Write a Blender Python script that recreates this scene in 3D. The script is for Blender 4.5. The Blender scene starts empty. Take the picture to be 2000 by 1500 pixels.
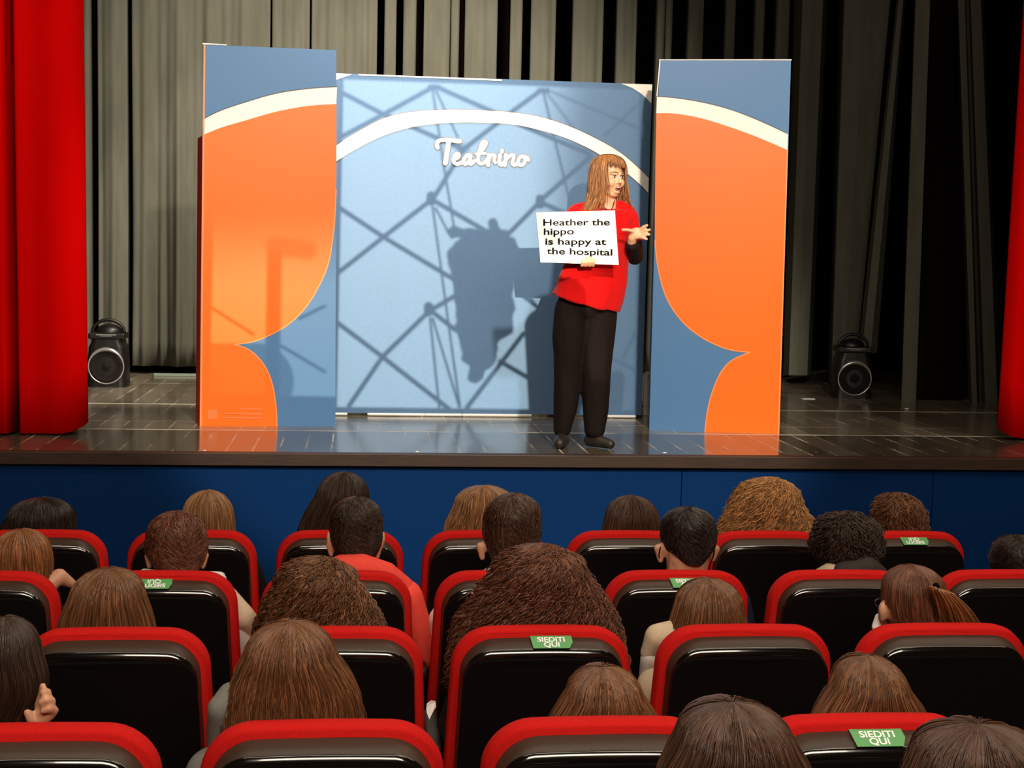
import bpy, bmesh, math, random
import numpy as np
from mathutils import Vector, Matrix, noise

random.seed(7)
RNG = np.random.default_rng(11)
C = bpy.context.scene.collection
sc = bpy.context.scene
PI = math.pi

# ------------------------------------------------------------------ camera
F, YAW, PITCH, ROLL, ZC = 2870.0, 6.0, 5.2, 1.24, 2.117
rad = math.radians
CR = (Matrix.Rotation(-rad(YAW), 3, 'Z') @ Matrix.Rotation(rad(90 - PITCH), 3, 'X') @ Matrix.Rotation(rad(ROLL), 3, 'Z'))
cam = bpy.data.cameras.new('camera')
cam.sensor_width = 36.0
cam.lens = F / 2000.0 * 36.0
cam.clip_end = 100
co = bpy.data.objects.new('camera', cam)
C.objects.link(co)
co.matrix_world = Matrix.Translation((0, 0, ZC)) @ CR.to_4x4()
sc.camera = co

sc.view_settings.view_transform = 'Standard'
sc.view_settings.look = 'None'
sc.view_settings.exposure = 0.0
sc.view_settings.gamma = 1.0
sc.view_settings.use_curve_mapping = False

world = bpy.data.worlds.new('world')
sc.world = world
world.use_nodes = True
world.node_tree.nodes['Background'].inputs[0].default_value = (0.9, 0.8, 0.7, 1)
world.node_tree.nodes['Background'].inputs[1].default_value = 0.012


def ray(px, py):
    return CR @ Vector(((px - 1000) / F, -(py - 750) / F, -1))


def aty(px, py, y):
    d = ray(px, py)
    t = y / d.y
    return Vector((d.x * t, y, ZC + d.z * t))


def onz(px, py, z):
    d = ray(px, py)
    t = (z - ZC) / d.z
    return Vector((d.x * t, d.y * t, z))


# ------------------------------------------------------------------ lights
def light(name, kind, loc, target, power, color, **kw):
    l = bpy.data.lights.new(name, kind)
    l.energy = power
    l.color = color
    for k, v in kw.items():
        setattr(l, k, v)
    o = bpy.data.objects.new(name, l)
    C.objects.link(o)
    o.location = loc
    d = Vector(target) - Vector(loc)
    o.rotation_euler = d.to_track_quat('-Z', 'Y').to_euler()
    return o


WARM = (1.0, 0.86, 0.68)
# stage wash from the front of house, left of the camera
light('stage_wash_light', 'SPOT', (1.3, -0.5, 5.9), (0.75, 9.6, 2.0), 3000, (1.0, 0.9, 0.76), spot_size=rad(29), spot_blend=0.25, shadow_soft_size=0.12)
light('stage_wash_light', 'SPOT', (0.5, 8.4, 6.3), (-0.2, 12.6, 2.3), 2150, (1.0, 0.9, 0.75), spot_size=rad(76), spot_blend=0.9, shadow_soft_size=0.15)
# red house curtain wash
light('curtain_light', 'SPOT', (5.6, 4.0, 5.2), (3.9, 8.7, 2.2), 320, WARM, spot_size=rad(34), spot_blend=0.6, shadow_soft_size=0.1)
light('curtain_light', 'SPOT', (-3.4, 4.5, 5.2), (-1.9, 8.6, 2.2), 225, WARM, spot_size=rad(36), spot_blend=0.6, shadow_soft_size=0.1)
# house lights over the audience
light('house_light', 'AREA', (2.2, 6.1, 5.4), (1.0, 4.6, 1.0), 110, (1.0, 0.84, 0.66), shape='RECTANGLE', size=7.0, size_y=0.35)
light('house_light', 'AREA', (0.4, 2.2, 5.2), (0.4, 3.4, 1.0), 120, (1.0, 0.84, 0.66), shape='RECTANGLE', size=4.5, size_y=0.35)
light('house_light', 'AREA', (0.6, -2.5, 4.6), (0.6, 6.0, 0.8), 240, (1.0, 0.86, 0.7), shape='RECTANGLE', size=4.0, size_y=1.2)


# ------------------------------------------------------------------ materials
def nt(name):
    m = bpy.data.materials.new(name)
    m.use_nodes = True
    return m, m.node_tree.nodes, m.node_tree.links, m.node_tree.nodes['Principled BSDF']


def mat(name, col, rough=0.6, metal=0.0, spec=0.5, var=0.0, scale=20.0, bump=0.0, bscale=60.0, coat=0.0, sheen=0.0, stretch=None, emit=None):
    m, n, l, p = nt(name)
    p.inputs['Base Color'].default_value = (*col, 1)
    p.inputs['Roughness'].default_value = rough
    p.inputs['Metallic'].default_value = metal
    p.inputs['Specular IOR Level'].default_value = spec
    p.inputs['Coat Weight'].default_value = coat
    p.inputs['Sheen Weight'].default_value = sheen
    if var or bump:
        tc = n.new('ShaderNodeTexCoord')
        mp = n.new('ShaderNodeMapping')
        if stretch:
            mp.inputs['Scale'].default_value = stretch
        l.new(tc.outputs['Object'], mp.inputs['Vector'])
    if var:
        nz = n.new('ShaderNodeTexNoise')
        nz.inputs['Scale'].default_value = scale
        nz.inputs['Detail'].default_value = 5
        l.new(mp.outputs[0], nz.inputs['Vector'])
        r = n.new('ShaderNodeValToRGB')
        r.color_ramp.elements[0].position = 0.3
        r.color_ramp.elements[1].position = 0.7
        r.color_ramp.elements[0].color = (*[c * (1 - var) for c in col], 1)
        r.color_ramp.elements[1].color = (*[min(1, c * (1 + var)) for c in col], 1)
        l.new(nz.outputs['Fac'], r.inputs[0])
        l.new(r.outputs[0], p.inputs['Base Color'])
    if bump:
        nb = n.new('ShaderNodeTexNoise')
        nb.inputs['Scale'].default_value = bscale
        nb.inputs['Detail'].default_value = 4
        l.new(mp.outputs[0], nb.inputs['Vector'])
        b = n.new('ShaderNodeBump')
        b.inputs['Strength'].default_value = bump
        b.inputs['Distance'].default_value = 0.01
        l.new(nb.outputs['Fac'], b.inputs['Height'])
        l.new(b.outputs[0], p.inputs['Normal'])
    return m


M = {}
M['seat_red'] = mat('seat_red_fabric', (0.56, 0.008, 0.006), 0.85, spec=0.15, var=0.12, scale=260, bump=0.15, bscale=500)
M['seat_black'] = mat('seat_black_plastic', (0.046, 0.026, 0.016), 0.5, spec=0.35, bump=0.04, bscale=300)
M['seat_trim'] = mat('seat_glossy_trim', (0.006, 0.004, 0.003), 0.13, spec=0.8, coat=0.6)
M['seat_panel'] = mat('seat_rear_panel', (0.004, 0.0022, 0.002), 0.7, spec=0.1)
M['seat_metal'] = mat('seat_black_metal', (0.015, 0.012, 0.01), 0.5)
M['red_drape'] = mat('red_drape', (0.75, 0.0008, 0.0005), 0.9, spec=0.03, var=0.06, scale=200)
M['grey_drape'] = mat('grey_drape', (0.12, 0.117, 0.09), 0.95, spec=0.08, var=0.12, scale=14, stretch=(1, 1, 0.15), bump=0.1, bscale=300)
M['black_drape'] = mat('black_drape', (0.008, 0.004, 0.003), 0.98, spec=0.02, var=0.1)
M['fascia'] = mat('blue_fascia', (0.0015, 0.028, 0.118), 0.7, spec=0.08, var=0.06, scale=150, bump=0.04, bscale=400)
M['lip'] = mat('stage_edge_wood', (0.036, 0.015, 0.006), 0.55, var=0.35, scale=30, stretch=(0.2, 1, 3), bump=0.05)
M['blue'] = mat('banner_blue', (0.075, 0.195, 0.40), 0.45, spec=0.3, var=0.03, scale=90)
M['blue_c'] = mat('backdrop_blue', (0.095, 0.185, 0.335), 0.5, spec=0.25, var=0.05, scale=60)
M['white_p'] = mat('banner_white', (0.96, 0.91, 0.83), 0.45, spec=0.3)
M['line'] = mat('banner_line', (0.06, 0.07, 0.10), 0.5)
M['orange'] = mat('banner_orange', (0.95, 0.165, 0.006), 0.4, spec=0.3, var=0.02, scale=80)
M['orange_hi'] = mat('banner_orange_edge', (1.0, 0.30, 0.09), 0.4, spec=0.3)
M['orange_pale'] = mat('banner_orange_pale', (1.0, 0.21, 0.05), 0.4)
M['side_red'] = mat('banner_side_red', (0.65, 0.02, 0.005), 0.5)
M['side_navy'] = mat('banner_side_navy', (0.004, 0.007, 0.016), 0.6)
M['white'] = mat('white_paint', (0.85, 0.85, 0.82), 0.4)
M['alu'] = mat('aluminium', (0.6, 0.6, 0.58), 0.3, metal=0.8)
M['card'] = mat('white_card', (0.93, 0.93, 0.9), 0.6, spec=0.2)
M['ink'] = mat('black_ink', (0.004, 0.0035, 0.0035), 0.9, spec=0.08)
M['letter'] = mat('white_lettering', (0.98, 0.98, 0.96), 0.5)
M['letter_edge'] = mat('grey_lettering_outline', (0.12, 0.11, 0.12), 0.6)
M['black_pl'] = mat('speaker_black', (0.006, 0.0045, 0.004), 0.42)
M['cone'] = mat('speaker_cone', (0.012, 0.008, 0.006), 0.8, spec=0.2, bump=0.3, bscale=300)
M['ring'] = mat('speaker_silver_ring', (0.62, 0.62, 0.6), 0.22, metal=0.7)
M['green'] = mat('sticker_green', (0.10, 0.36, 0.11), 0.5)
M['wall'] = mat('hall_wall', (0.02, 0.016, 0.014), 0.9, var=0.1)
M['carpet'] = mat('hall_carpet', (0.012, 0.009, 0.009), 0.95, var=0.3, scale=80)
M['batten'] = mat('grey_green_batten', (0.30, 0.36, 0.31), 0.6)
M['shirt'] = mat('red_shirt', (0.62, 0.004, 0.004), 0.85, spec=0.12, bump=0.12, bscale=22, sheen=0.1)
M['trousers'] = mat('black_trousers', (0.011, 0.0065, 0.005), 0.85, spec=0.15, bump=0.15, bscale=18)
M['sleeve'] = mat('black_sleeve', (0.016, 0.008, 0.007), 0.8, spec=0.2)
M['shoe'] = mat('dark_shoe', (0.02, 0.014, 0.011), 0.5)
M['eye_white'] = mat('eye_white', (0.75, 0.72, 0.68), 0.3)
M['iris'] = mat('iris', (0.05, 0.03, 0.02), 0.3)
M['lips'] = mat('lips', (0.52, 0.19, 0.13), 0.5)
M['mouth'] = mat('mouth_inside', (0.09, 0.015, 0.012), 0.6)
M['brow'] = mat('eyebrow', (0.22, 0.11, 0.05), 0.8)
M['purple'] = mat('purple_plastic', (0.05, 0.02, 0.08), 0.3)
M['bag'] = mat('white_paper', (0.85, 0.85, 0.82), 0.6)


def skin_mat(name, c):
    m, n, l, p = nt(name)
    p.inputs['Base Color'].default_value = (*c, 1)
    p.inputs['Roughness'].default_value = 0.5
    p.inputs['Subsurface Weight'].default_value = 0.08
    p.inputs['Subsurface Radius'].default_value = (0.02, 0.008, 0.004)
    p.inputs['Subsurface Scale'].default_value = 0.3
    tc = n.new('ShaderNodeTexCoord')
    nz = n.new('ShaderNodeTexNoise')
    nz.inputs['Scale'].default_value = 25
    l.new(tc.outputs['Object'], nz.inputs['Vector'])
    r = n.new('ShaderNodeValToRGB')
    r.color_ramp.elements[0].color = (c[0] * .9, c[1] * .82, c[2] * .8, 1)
    r.color_ramp.elements[1].color = (min(1, c[0] * 1.07), c[1] * 1.1, c[2] * 1.1, 1)
    l.new(nz.outputs['Fac'], r.inputs[0])
    l.new(r.outputs[0], p.inputs['Base Color'])
    return m


M['skin'] = skin_mat('skin_fair', (0.80, 0.46, 0.28))
M['skin_a'] = skin_mat('skin_audience', (0.62, 0.33, 0.20))


def hair_mat(name, dark, mid, lite, rough=0.42):
    m, n, l, p = nt(name)
    uv = n.new('ShaderNodeUVMap')
    mp = n.new('ShaderNodeMapping')
    mp.inputs['Scale'].default_value = (70, 1.6, 1)
    l.new(uv.outputs[0], mp.inputs['Vector'])
    nz = n.new('ShaderNodeTexNoise')
    nz.inputs['Scale'].default_value = 1.0
    nz.inputs['Detail'].default_value = 4
    l.new(mp.outputs[0], nz.inputs['Vector'])
    r = n.new('ShaderNodeValToRGB')
    e = r.color_ramp.elements
    e[0].position = 0.32
    e[0].color = (*dark, 1)
    e[1].position = 0.70
    e[1].color = (*lite, 1)
    k = e.new(0.5)
    k.color = (*mid, 1)
    l.new(nz.outputs['Fac'], r.inputs[0])
    l.new(r.outputs[0], p.inputs['Base Color'])
    b = n.new('ShaderNodeBump')
    b.inputs['Strength'].default_value = 0.5
    b.inputs['Distance'].default_value = 0.004
    l.new(nz.outputs['Fac'], b.inputs['Height'])
    l.new(b.outputs[0], p.inputs['Normal'])
    p.inputs['Roughness'].default_value = rough
    p.inputs['Specular IOR Level'].default_value = 0.4
    return m


def H(name, c, k=1.0, rough=0.42):
    c = [x * k for x in c]
    return hair_mat(name, [x * 0.40 for x in c], [x * 1.15 for x in c], [min(1, x * 2.9 + 0.01) for x in c], rough)


HM = {
    'black': H('hair_black', (0.018, 0.011, 0.008)),
    'darkbrown': H('hair_dark_brown', (0.052, 0.023, 0.012)),
    'brown': H('hair_brown', (0.115, 0.047, 0.018)),
    'auburn': H('hair_auburn', (0.105, 0.036, 0.017)),
    'ginger': H('hair_reddish_brown', (0.17, 0.065, 0.022)),
    'light': H('hair_light_brown', (0.19, 0.09, 0.036)),
    'blonde': H('hair_golden_blonde', (0.33, 0.16, 0.055)),
    'woman': H('hair_ginger_blonde', (0.30, 0.13, 0.045), rough=0.5),
    'vdark': H('hair_near_black_brown', (0.028, 0.015, 0.009)),
}


# stage boards: dark varnished planks along Y with worn pale seams and pale cross joints
def stage_floor_mat():
    m, n, l, p = nt('stage_boards')
    geo = n.new('ShaderNodeNewGeometry')
    sep = n.new('ShaderNodeSeparateXYZ')
    l.new(geo.outputs['Position'], sep.inputs[0])

    def math_(op, a, b=None, c=None):
        q = n.new('ShaderNodeMath')
        q.operation = op
        for i, v in enumerate((a, b, c)):
            if v is None:
                continue
            if isinstance(v, (int, float)):
                q.inputs[i].default_value = v
            else:
                l.new(v, q.inputs[i])
        return q.outputs[0]

    x = math_('DIVIDE', sep.outputs[0], 0.142)
    fx = math_('FRACT', x)
    dx = math_('ABSOLUTE', math_('SUBTRACT', fx, 0.5))       # 0.5 at the seam
    seam = math_('GREATER_THAN', dx, 0.465)
    dark = math_('GREATER_THAN', dx, 0.462)
    nz = n.new('ShaderNodeTexNoise')
    nz.inputs['Scale'].default_value = 2.1
    nz.inputs['Detail'].default_value = 6
    l.new(geo.outputs['Position'], nz.inputs['Vector'])
    worn = n.new('ShaderNodeMapRange')
    worn.inputs[1].default_value = 0.45
    worn.inputs[2].default_value = 0.72
    l.new(nz.outputs['Fac'], worn.inputs[0])
    seamw = math_('MULTIPLY', seam, worn.outputs[0])
    tot = seamw
    for yy, w, k in ((8.93, 0.017, 1.0), (10.36, 0.030, 1.0), (11.9, 0.02, 0.5), (9.35, 0.010, 0.5)):
        d = math_('ABSOLUTE', math_('SUBTRACT', sep.outputs[1], yy))
        li = math_('MULTIPLY', math_('LESS_THAN', d, w), k)
        wn = n.new('ShaderNodeMapRange')
        wn.inputs[1].default_value = 0.30
        wn.inputs[2].default_value = 0.5
        l.new(nz.outputs['Fac'], wn.inputs[0])
        tot = math_('MAXIMUM', tot, math_('MULTIPLY', li, wn.outputs[0]))
    # scratches and scuffs
    mp = n.new('ShaderNodeMapping')
    mp.inputs['Scale'].default_value = (60, 9, 1)
    l.new(geo.outputs['Position'], mp.inputs['Vector'])
    sn = n.new('ShaderNodeTexNoise')
    sn.inputs['Scale'].default_value = 1.0
    sn.inputs['Detail'].default_value = 3
    l.new(mp.outputs[0], sn.inputs['Vector'])
    scr = n.new('ShaderNodeMapRange')
    scr.inputs[1].default_value = 0.72
    scr.inputs[2].default_value = 0.76
    l.new(sn.outputs['Fac'], scr.inputs[0])
    tot = math_('MAXIMUM', tot, math_('MULTIPLY', scr.outputs[0], 0.5))
    # per plank tone
    wn = n.new('ShaderNodeTexWhiteNoise')
    wn.noise_dimensions = '1D'
    l.new(math_('FLOOR', x), wn.inputs['W'])
    ramp = n.new('ShaderNodeValToRGB')
    ramp.color_ramp.elements[0].color = (0.055, 0.040, 0.028, 1)
    ramp.color_ramp.elements[1].color = (0.17, 0.14, 0.10, 1)
    mixv = math_('ADD', math_('MULTIPLY', wn.outputs['Value'], 0.5), math_('MULTIPLY', nz.outputs['Fac'], 0.5))
    l.new(mixv, ramp.inputs[0])
    mx = n.new('ShaderNodeMix')
    mx.data_type = 'RGBA'
    mx.inputs[7].default_value = (0.62, 0.58, 0.46, 1)
    l.new(tot, mx.inputs[0])
    # the boards behind the first cross joint have a paler base colour
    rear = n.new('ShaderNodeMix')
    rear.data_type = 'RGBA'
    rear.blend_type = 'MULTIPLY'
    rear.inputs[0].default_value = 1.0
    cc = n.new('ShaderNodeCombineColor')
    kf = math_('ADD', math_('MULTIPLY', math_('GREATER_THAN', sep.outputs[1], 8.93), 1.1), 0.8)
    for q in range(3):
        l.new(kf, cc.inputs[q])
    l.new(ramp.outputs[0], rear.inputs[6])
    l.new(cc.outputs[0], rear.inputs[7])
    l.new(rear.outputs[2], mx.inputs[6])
    l.new(mx.outputs[2], p.inputs['Base Color'])
    r2 = n.new('ShaderNodeMapRange')
    r2.inputs[3].default_value = 0.10
    r2.inputs[4].default_value = 0.22
    l.new(nz.outputs['Fac'], r2.inputs[0])
    rr = math_('MAXIMUM', r2.outputs[0], math_('MULTIPLY', tot, 0.6))
    l.new(rr, p.inputs['Roughness'])
    p.inputs['Specular IOR Level'].default_value = 0.6
    b = n.new('ShaderNodeBump')
    b.inputs['Strength'].default_value = 0.15
    b.inputs['Distance'].default_value = 0.002
    l.new(math_('MULTIPLY', dark, -1.0), b.inputs['Height'])
    l.new(b.outputs[0], p.inputs['Normal'])
    return m


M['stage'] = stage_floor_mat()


# ------------------------------------------------------------------ object helpers
def link(name, me, m=None, parent=None, smooth=False):
    o = bpy.data.objects.new(name, me)
    C.objects.link(o)
    if m is not None:
        for k in (m if isinstance(m, (list, tuple)) else [m]):
            me.materials.append(k)
    if parent:
        o.parent = parent
    if smooth:
        me.polygons.foreach_set('use_smooth', [True] * len(me.polygons))
    return o


def obj(name, bm, m=None, parent=None, smooth=False, origin=None):
    if origin is not None:
        bmesh.ops.translate(bm, verts=bm.verts, vec=-Vector(origin))
    bmesh.ops.recalc_face_normals(bm, faces=bm.faces)
    me = bpy.data.meshes.new(name)
    bm.to_mesh(me)
    bm.free()
    return link(name, me, m, parent, smooth)


def tag(o, label, cat, group=None):
    o['label'] = label
    o['category'] = cat
    if group:
        o['group'] = group
    return o


def thing(name, label, cat, loc=(0, 0, 0), group=None):
    o = bpy.data.objects.new(name, None)
    o.empty_display_size = 0.1
    C.objects.link(o)
    o.location = loc
    return tag(o, label, cat, group)


def struct(name, bm, m, smooth=False):
    o = obj(name, bm, m, smooth=smooth)
    o['kind'] = 'structure'
    return o


def bx(bm, lo, hi, bevel=0.0, seg=2):
    r = bmesh.ops.create_cube(bm, size=1)
    vs = r['verts']
    lo, hi = Vector(lo), Vector(hi)
    for v in vs:
        v.co = Vector([lo[i] + (v.co[i] + 0.5) * (hi[i] - lo[i]) for i in range(3)])
    if bevel:
        es = set()
        for v in vs:
            es.update(v.link_edges)
        bmesh.ops.bevel(bm, geom=list(es), offset=bevel, segments=seg, affect='EDGES', profile=0.5)


_SPH, _CON = {}, {}


def ball(bm, c, r, rot=None, seg=16):
    if isinstance(r, (int, float)):
        r = (r, r, r)
    if seg not in _SPH:
        n = max(8, seg * 2 // 3)
        V = [Vector((0, 0, 1))]
        for j in range(1, n):
            th = PI * j / n
            V += [Vector((math.sin(th) * math.cos(2 * PI * k / seg), math.sin(th) * math.sin(2 * PI * k / seg), math.cos(th))) for k in range(seg)]
        V.append(Vector((0, 0, -1)))
        Fs = [(0, 1 + k, 1 + (k + 1) % seg) for k in range(seg)]
        for j in range(n - 2):
            a = 1 + j * seg
            Fs += [(a + k, a + seg + k, a + seg + (k + 1) % seg, a + (k + 1) % seg) for k in range(seg)]
        a = 1 + (n - 2) * seg
        Fs += [(a + k, len(V) - 1, a + (k + 1) % seg) for k in range(seg)]
        _SPH[seg] = (V, Fs)
    V, Fs = _SPH[seg]
    c = Vector(c)
    vs = []
    for v in V:
        p = Vector((v.x * r[0], v.y * r[1], v.z * r[2]))
        if rot is not None:
            p = rot @ p
        vs.append(bm.verts.new(p + c))
    for f in Fs:
        bm.faces.new([vs[k] for k in f])


def taper(bm, a, b, ra, rb, seg=14, caps=True):
    a, b = Vector(a), Vector(b)
    d = b - a
    if d.length > 1e-6:
        q = d.to_track_quat('Z', 'Y').to_matrix()
        A, B = [], []
        for k in range(seg):
            e = q @ Vector((math.cos(2 * PI * k / seg), math.sin(2 * PI * k / seg), 0))
            A.append(bm.verts.new(a + e * ra))
            B.append(bm.verts.new(b + e * rb))
        for k in range(seg):
            bm.faces.new((A[k], A[(k + 1) % seg], B[(k + 1) % seg], B[k]))
        bm.faces.new(A[::-1])
        bm.faces.new(B)
    if caps:
        ball(bm, a, ra, seg=seg)
        ball(bm, b, rb, seg=seg)


def chain(bm, pts, seg=14):
    for (a, ra), (b, rb) in zip(pts[:-1], pts[1:]):
        taper(bm, a, b, ra, rb, seg)


def tube(bm, pts, r, seg=8, closed=False):
    pts = [Vector(p) for p in pts]
    n = len(pts)
    rings = []
    up = Vector((0.13, 0.2, 0.97))
    for i, p in enumerate(pts):
        if closed:
            t = pts[(i + 1) % n] - pts[i - 1]
        else:
            t = pts[min(i + 1, n - 1)] - pts[max(i - 1, 0)]
        t.normalize()
        s = t.cross(up)
        if s.length < 1e-3:
            s = t.cross(Vector((1, 0, 0)))
        s.normalize()
        w = s.cross(t)
        rr = r[i] if isinstance(r, (list, tuple)) else r
        rings.append([bm.verts.new(p + (s * math.cos(2 * PI * k / seg) + w * math.sin(2 * PI * k / seg)) * rr) for k in range(seg)])
    for i in range(n if closed else n - 1):
        A, B = rings[i], rings[(i + 1) % n]
        for k in range(seg):
            bm.faces.new((A[k], A[(k + 1) % seg], B[(k + 1) % seg], B[k]))
    if not closed:
        bm.faces.new(rings[0])
        bm.faces.new(rings[-1][::-1])


def vox(name, bm, m, parent, size, smooth=4, origin=None, factor=0.5):
    """join closed shapes into one continuous surface"""
    o = obj(name, bm, None, None, origin=origin)
    a = o.modifiers.new('r', 'REMESH')
    a.mode = 'VOXEL'
    a.voxel_size = size
    b = o.modifiers.new('s', 'SMOOTH')
    b.iterations = smooth
    b.factor = factor
    dg = bpy.context.evaluated_depsgraph_get()
    me = bpy.data.meshes.new_from_object(o.evaluated_get(dg))
    old = o.data
    bpy.data.objects.remove(o)
    bpy.data.meshes.remove(old)
    me.name = name
    return link(name, me, m, parent, True)


def crom(pts, k=8):
    """Catmull-Rom through 2D/3D points"""
    P = [Vector(p) for p in pts]
    out = []
    for i in range(len(P) - 1):
        p0, p1, p2, p3 = P[max(i - 1, 0)], P[i], P[i + 1], P[min(i + 2, len(P) - 1)]
        for j in range(k):
            t = j / k
            out.append(0.5 * ((2 * p1) + (p2 - p0) * t + (2 * p0 - 5 * p1 + 4 * p2 - p3) * t * t + (3 * p1 - p0 - 3 * p2 + p3) * t ** 3))
    out.append(P[-1])
    return out


def text_mesh(s, size, depth=0.0015, bold=0.0, align='LEFT', line=1.0):
    cu = bpy.data.curves.new('t', 'FONT')
    cu.body = s
    cu.size = size
    cu.extrude = depth
    cu.offset = bold
    cu.align_x = align
    cu.space_line = line
    o = bpy.data.objects.new('t', cu)
    C.objects.link(o)
    dg = bpy.context.evaluated_depsgraph_get()
    me = bpy.data.meshes.new_from_object(o.evaluated_get(dg))
    bpy.data.objects.remove(o)
    bpy.data.curves.remove(cu)
    me.materials.clear()
    return me


# ------------------------------------------------------------------ the hall (setting)
ZS = 1.0            # stage level
YE = 7.93           # stage edge
ROWS = {'D': (5.44, 1.05), 'C': (4.56, 1.09), 'B': (3.71, 1.13), 'A': (2.76, 1.19), 'Z': (1.85, 1.25)}
FLOORZ = {k: v[1] - 0.98 for k, v in ROWS.items()}

bm = bmesh.new()
steps = [(-5.0, 0.40), (0.55, 0.34), (1.50, 0.27), (2.42, 0.21), (3.36, 0.15), (4.21, 0.11), (5.09, 0.07), (6.05, 0.0), (YE + 0.05, 0.0)]
prev = None
for i in range(len(steps) - 1):
    y0, z0 = steps[i]
    y1 = steps[i + 1][0]
    bx(bm, (-6.0, y0, -0.3), (8.5, y1, z0))
struct('floor', bm, M['carpet'])

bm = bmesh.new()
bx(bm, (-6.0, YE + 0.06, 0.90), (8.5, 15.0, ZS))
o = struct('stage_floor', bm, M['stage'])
bm = bmesh.new()
bx(bm, (-6.0, YE, ZS - 0.068), (8.5, YE + 0.07, ZS + 0.001), 0.004)
struct('trim_1', bm, M['lip'])
bm = bmesh.new()
seam_x = onz(1578, 960, 0.8).x
for a, b in ((-6.0, -2.4), (-2.396, 1.8), (1.804, 3.255), (3.259, 8.5)):
    bx(bm, (a, YE + 0.045, 0.0), (b, YE + 0.10, ZS - 0.066), 0.0015, 1)
struct('wall_stage_front', bm, M['fascia'])
for nm, lo, hi in (('wall_back', (-6.2, 14.8, 0), (8.7, 15.0, 7)), ('wall_left', (-6.2, -5, 0), (-6.0, 15, 7)), ('wall_right', (8.5, -5, 0), (8.7, 15, 7)),
                   ('wall_rear', (-6.2, -5.2, 0), (8.7, -5.0, 7)), ('ceiling', (-6.2, -5.2, 6.8), (8.7, 15, 7))):
    bm = bmesh.new()
    bx(bm, lo, hi)
    struct(nm, bm, M['wall'])


# ------------------------------------------------------------------ drapes
def ribbon(pts_bot, pts_top, thick=0.0, k=1):
    """sheet through matching bottom and top polylines"""
    bm = bmesh.new()
    rows = 14
    grid = []
    for j in range(rows + 1):
        t = j / rows
        grid.append([bm.verts.new(Vector(a).lerp(Vector(b), t)) for a, b in zip(pts_bot, pts_top)])
    for j in range(rows):
        for i in range(len(pts_bot) - 1):
            bm.faces.new((grid[j][i], grid[j][i + 1], grid[j + 1][i + 1], grid[j + 1][i]))
    return bm


def solid(o, t):
    md = o.modifiers.new('thickness', 'SOLIDIFY')
    md.thickness = t
    md.offset = 0
    return o


# grey back traveller: pleats read from left to right (left px, right px at the top band)
def plan_strips(strips, Y, deep, ref_py=90, seed=0, amp=0.02):
    """plan outline of each pleat face with short returns; faces are separate, so real gaps stay open"""
    rnd = random.Random(seed)
    out = []
    for a, b in strips:
        xa, xb = aty(a, ref_py, Y).x, aty(b, ref_py, Y).x
        w = xb - xa
        k = max(6, int(w / 0.012))
        ph = rnd.uniform(0, 6.28)
        pts = [Vector((xa + 0.004, Y + deep, 0)), Vector((xa - 0.001, Y + 0.02, 0))]
        for i in range(k + 1):
            x = xa + w * i / k
            e = min(i, k - i) / k * 2
            dy = amp * math.sin(x * 24 + ph) + amp * 0.6 * math.sin(x * 47 + 2 * ph) + amp * 0.35 * math.sin(x * 83 + 3 * ph)
            pts.append(Vector((x, Y, dy * min(1, e * 4) - 0.02 * min(1, e * 2))))
        pts += [Vector((xb + 0.001, Y + 0.02, 0)), Vector((xb - 0.004, Y + deep, 0))]
        out.append(pts)
    return out


def hanging(name, groups, z0, z1, m, label, gather=0.0):
    bm = bmesh.new()
    rows = 22
    for pts in groups:
        grid = []
        for j in range(rows + 1):
            t = j / rows
            row = []
            for p in pts:
                nzv = noise.noise(Vector((p.x * 5.0, 0.0, t * 1.6)))
                fold = 0.45 + 1.25 * max(0.0, 1 - t * 1.35)          # folds open out towards the hem
                n2 = noise.noise(Vector((p.x * 14.0, 3.0, t * 2.2)))
                row.append(bm.verts.new((p.x + 0.006 * nzv * (1 - t), p.y + p.z * fold + (gather * nzv + gather * 0.6 * n2) * max(0, 1 - t * 1.3), z0 + (z1 - z0) * t)))
            grid.append(row)
        for j in range(rows):
            for i in range(len(pts) - 1):
                bm.faces.new((grid[j][i], grid[j][i + 1], grid[j + 1][i + 1], grid[j + 1][i]))
    o = obj(name, bm, m, smooth=True)
    solid(o, 0.004)
    return tag(o, label, 'curtain')


YB = 12.75
ZT = 5.6
hanging('stage_curtain', plan_strips([(150, 176), (191, 247)], YB - 0.15, 0.14, seed=3, amp=0.014), 1.06, ZT, M['grey_drape'],
        'narrow grey drape hanging behind the left black speaker, next to the red curtain', gather=0.04)
hanging('stage_curtain', plan_strips([(258, 527), (532, 604), (609, 736)], YB, 0.14, seed=5, amp=0.020), 1.07, ZT, M['grey_drape'],
        'wide softly folded grey backdrop curtain lit behind the left orange banner', gather=0.07)
hanging('stage_curtain', plan_strips([(751, 773), (788, 812), (828, 878), (881, 896), (908, 970), (997, 1019), (1037, 1084)], YB, 0.2, seed=8, amp=0.012), 1.07, ZT, M['grey_drape'],
        'grey curtain in stiff vertical pleats with black gaps above the blue backdrop centre')
hanging('stage_curtain', plan_strips([(1119, 1177), (1205, 1242), (1283, 1297), (1300, 1312), (1344, 1372)], YB + 0.1, 0.2, seed=9, amp=0.012), 1.07, ZT, M['grey_drape'],
        'dim grey pleated curtain above the right end of the blue backdrop')
hanging('stage_curtain', plan_strips([(1416, 1434), (1474, 1491), (1516, 1540)], YB + 0.25, 0.2, seed=12, amp=0.008), 1.07, ZT, M['grey_drape'],
        'three thin dark grey pleats showing above the right orange banner')


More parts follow.
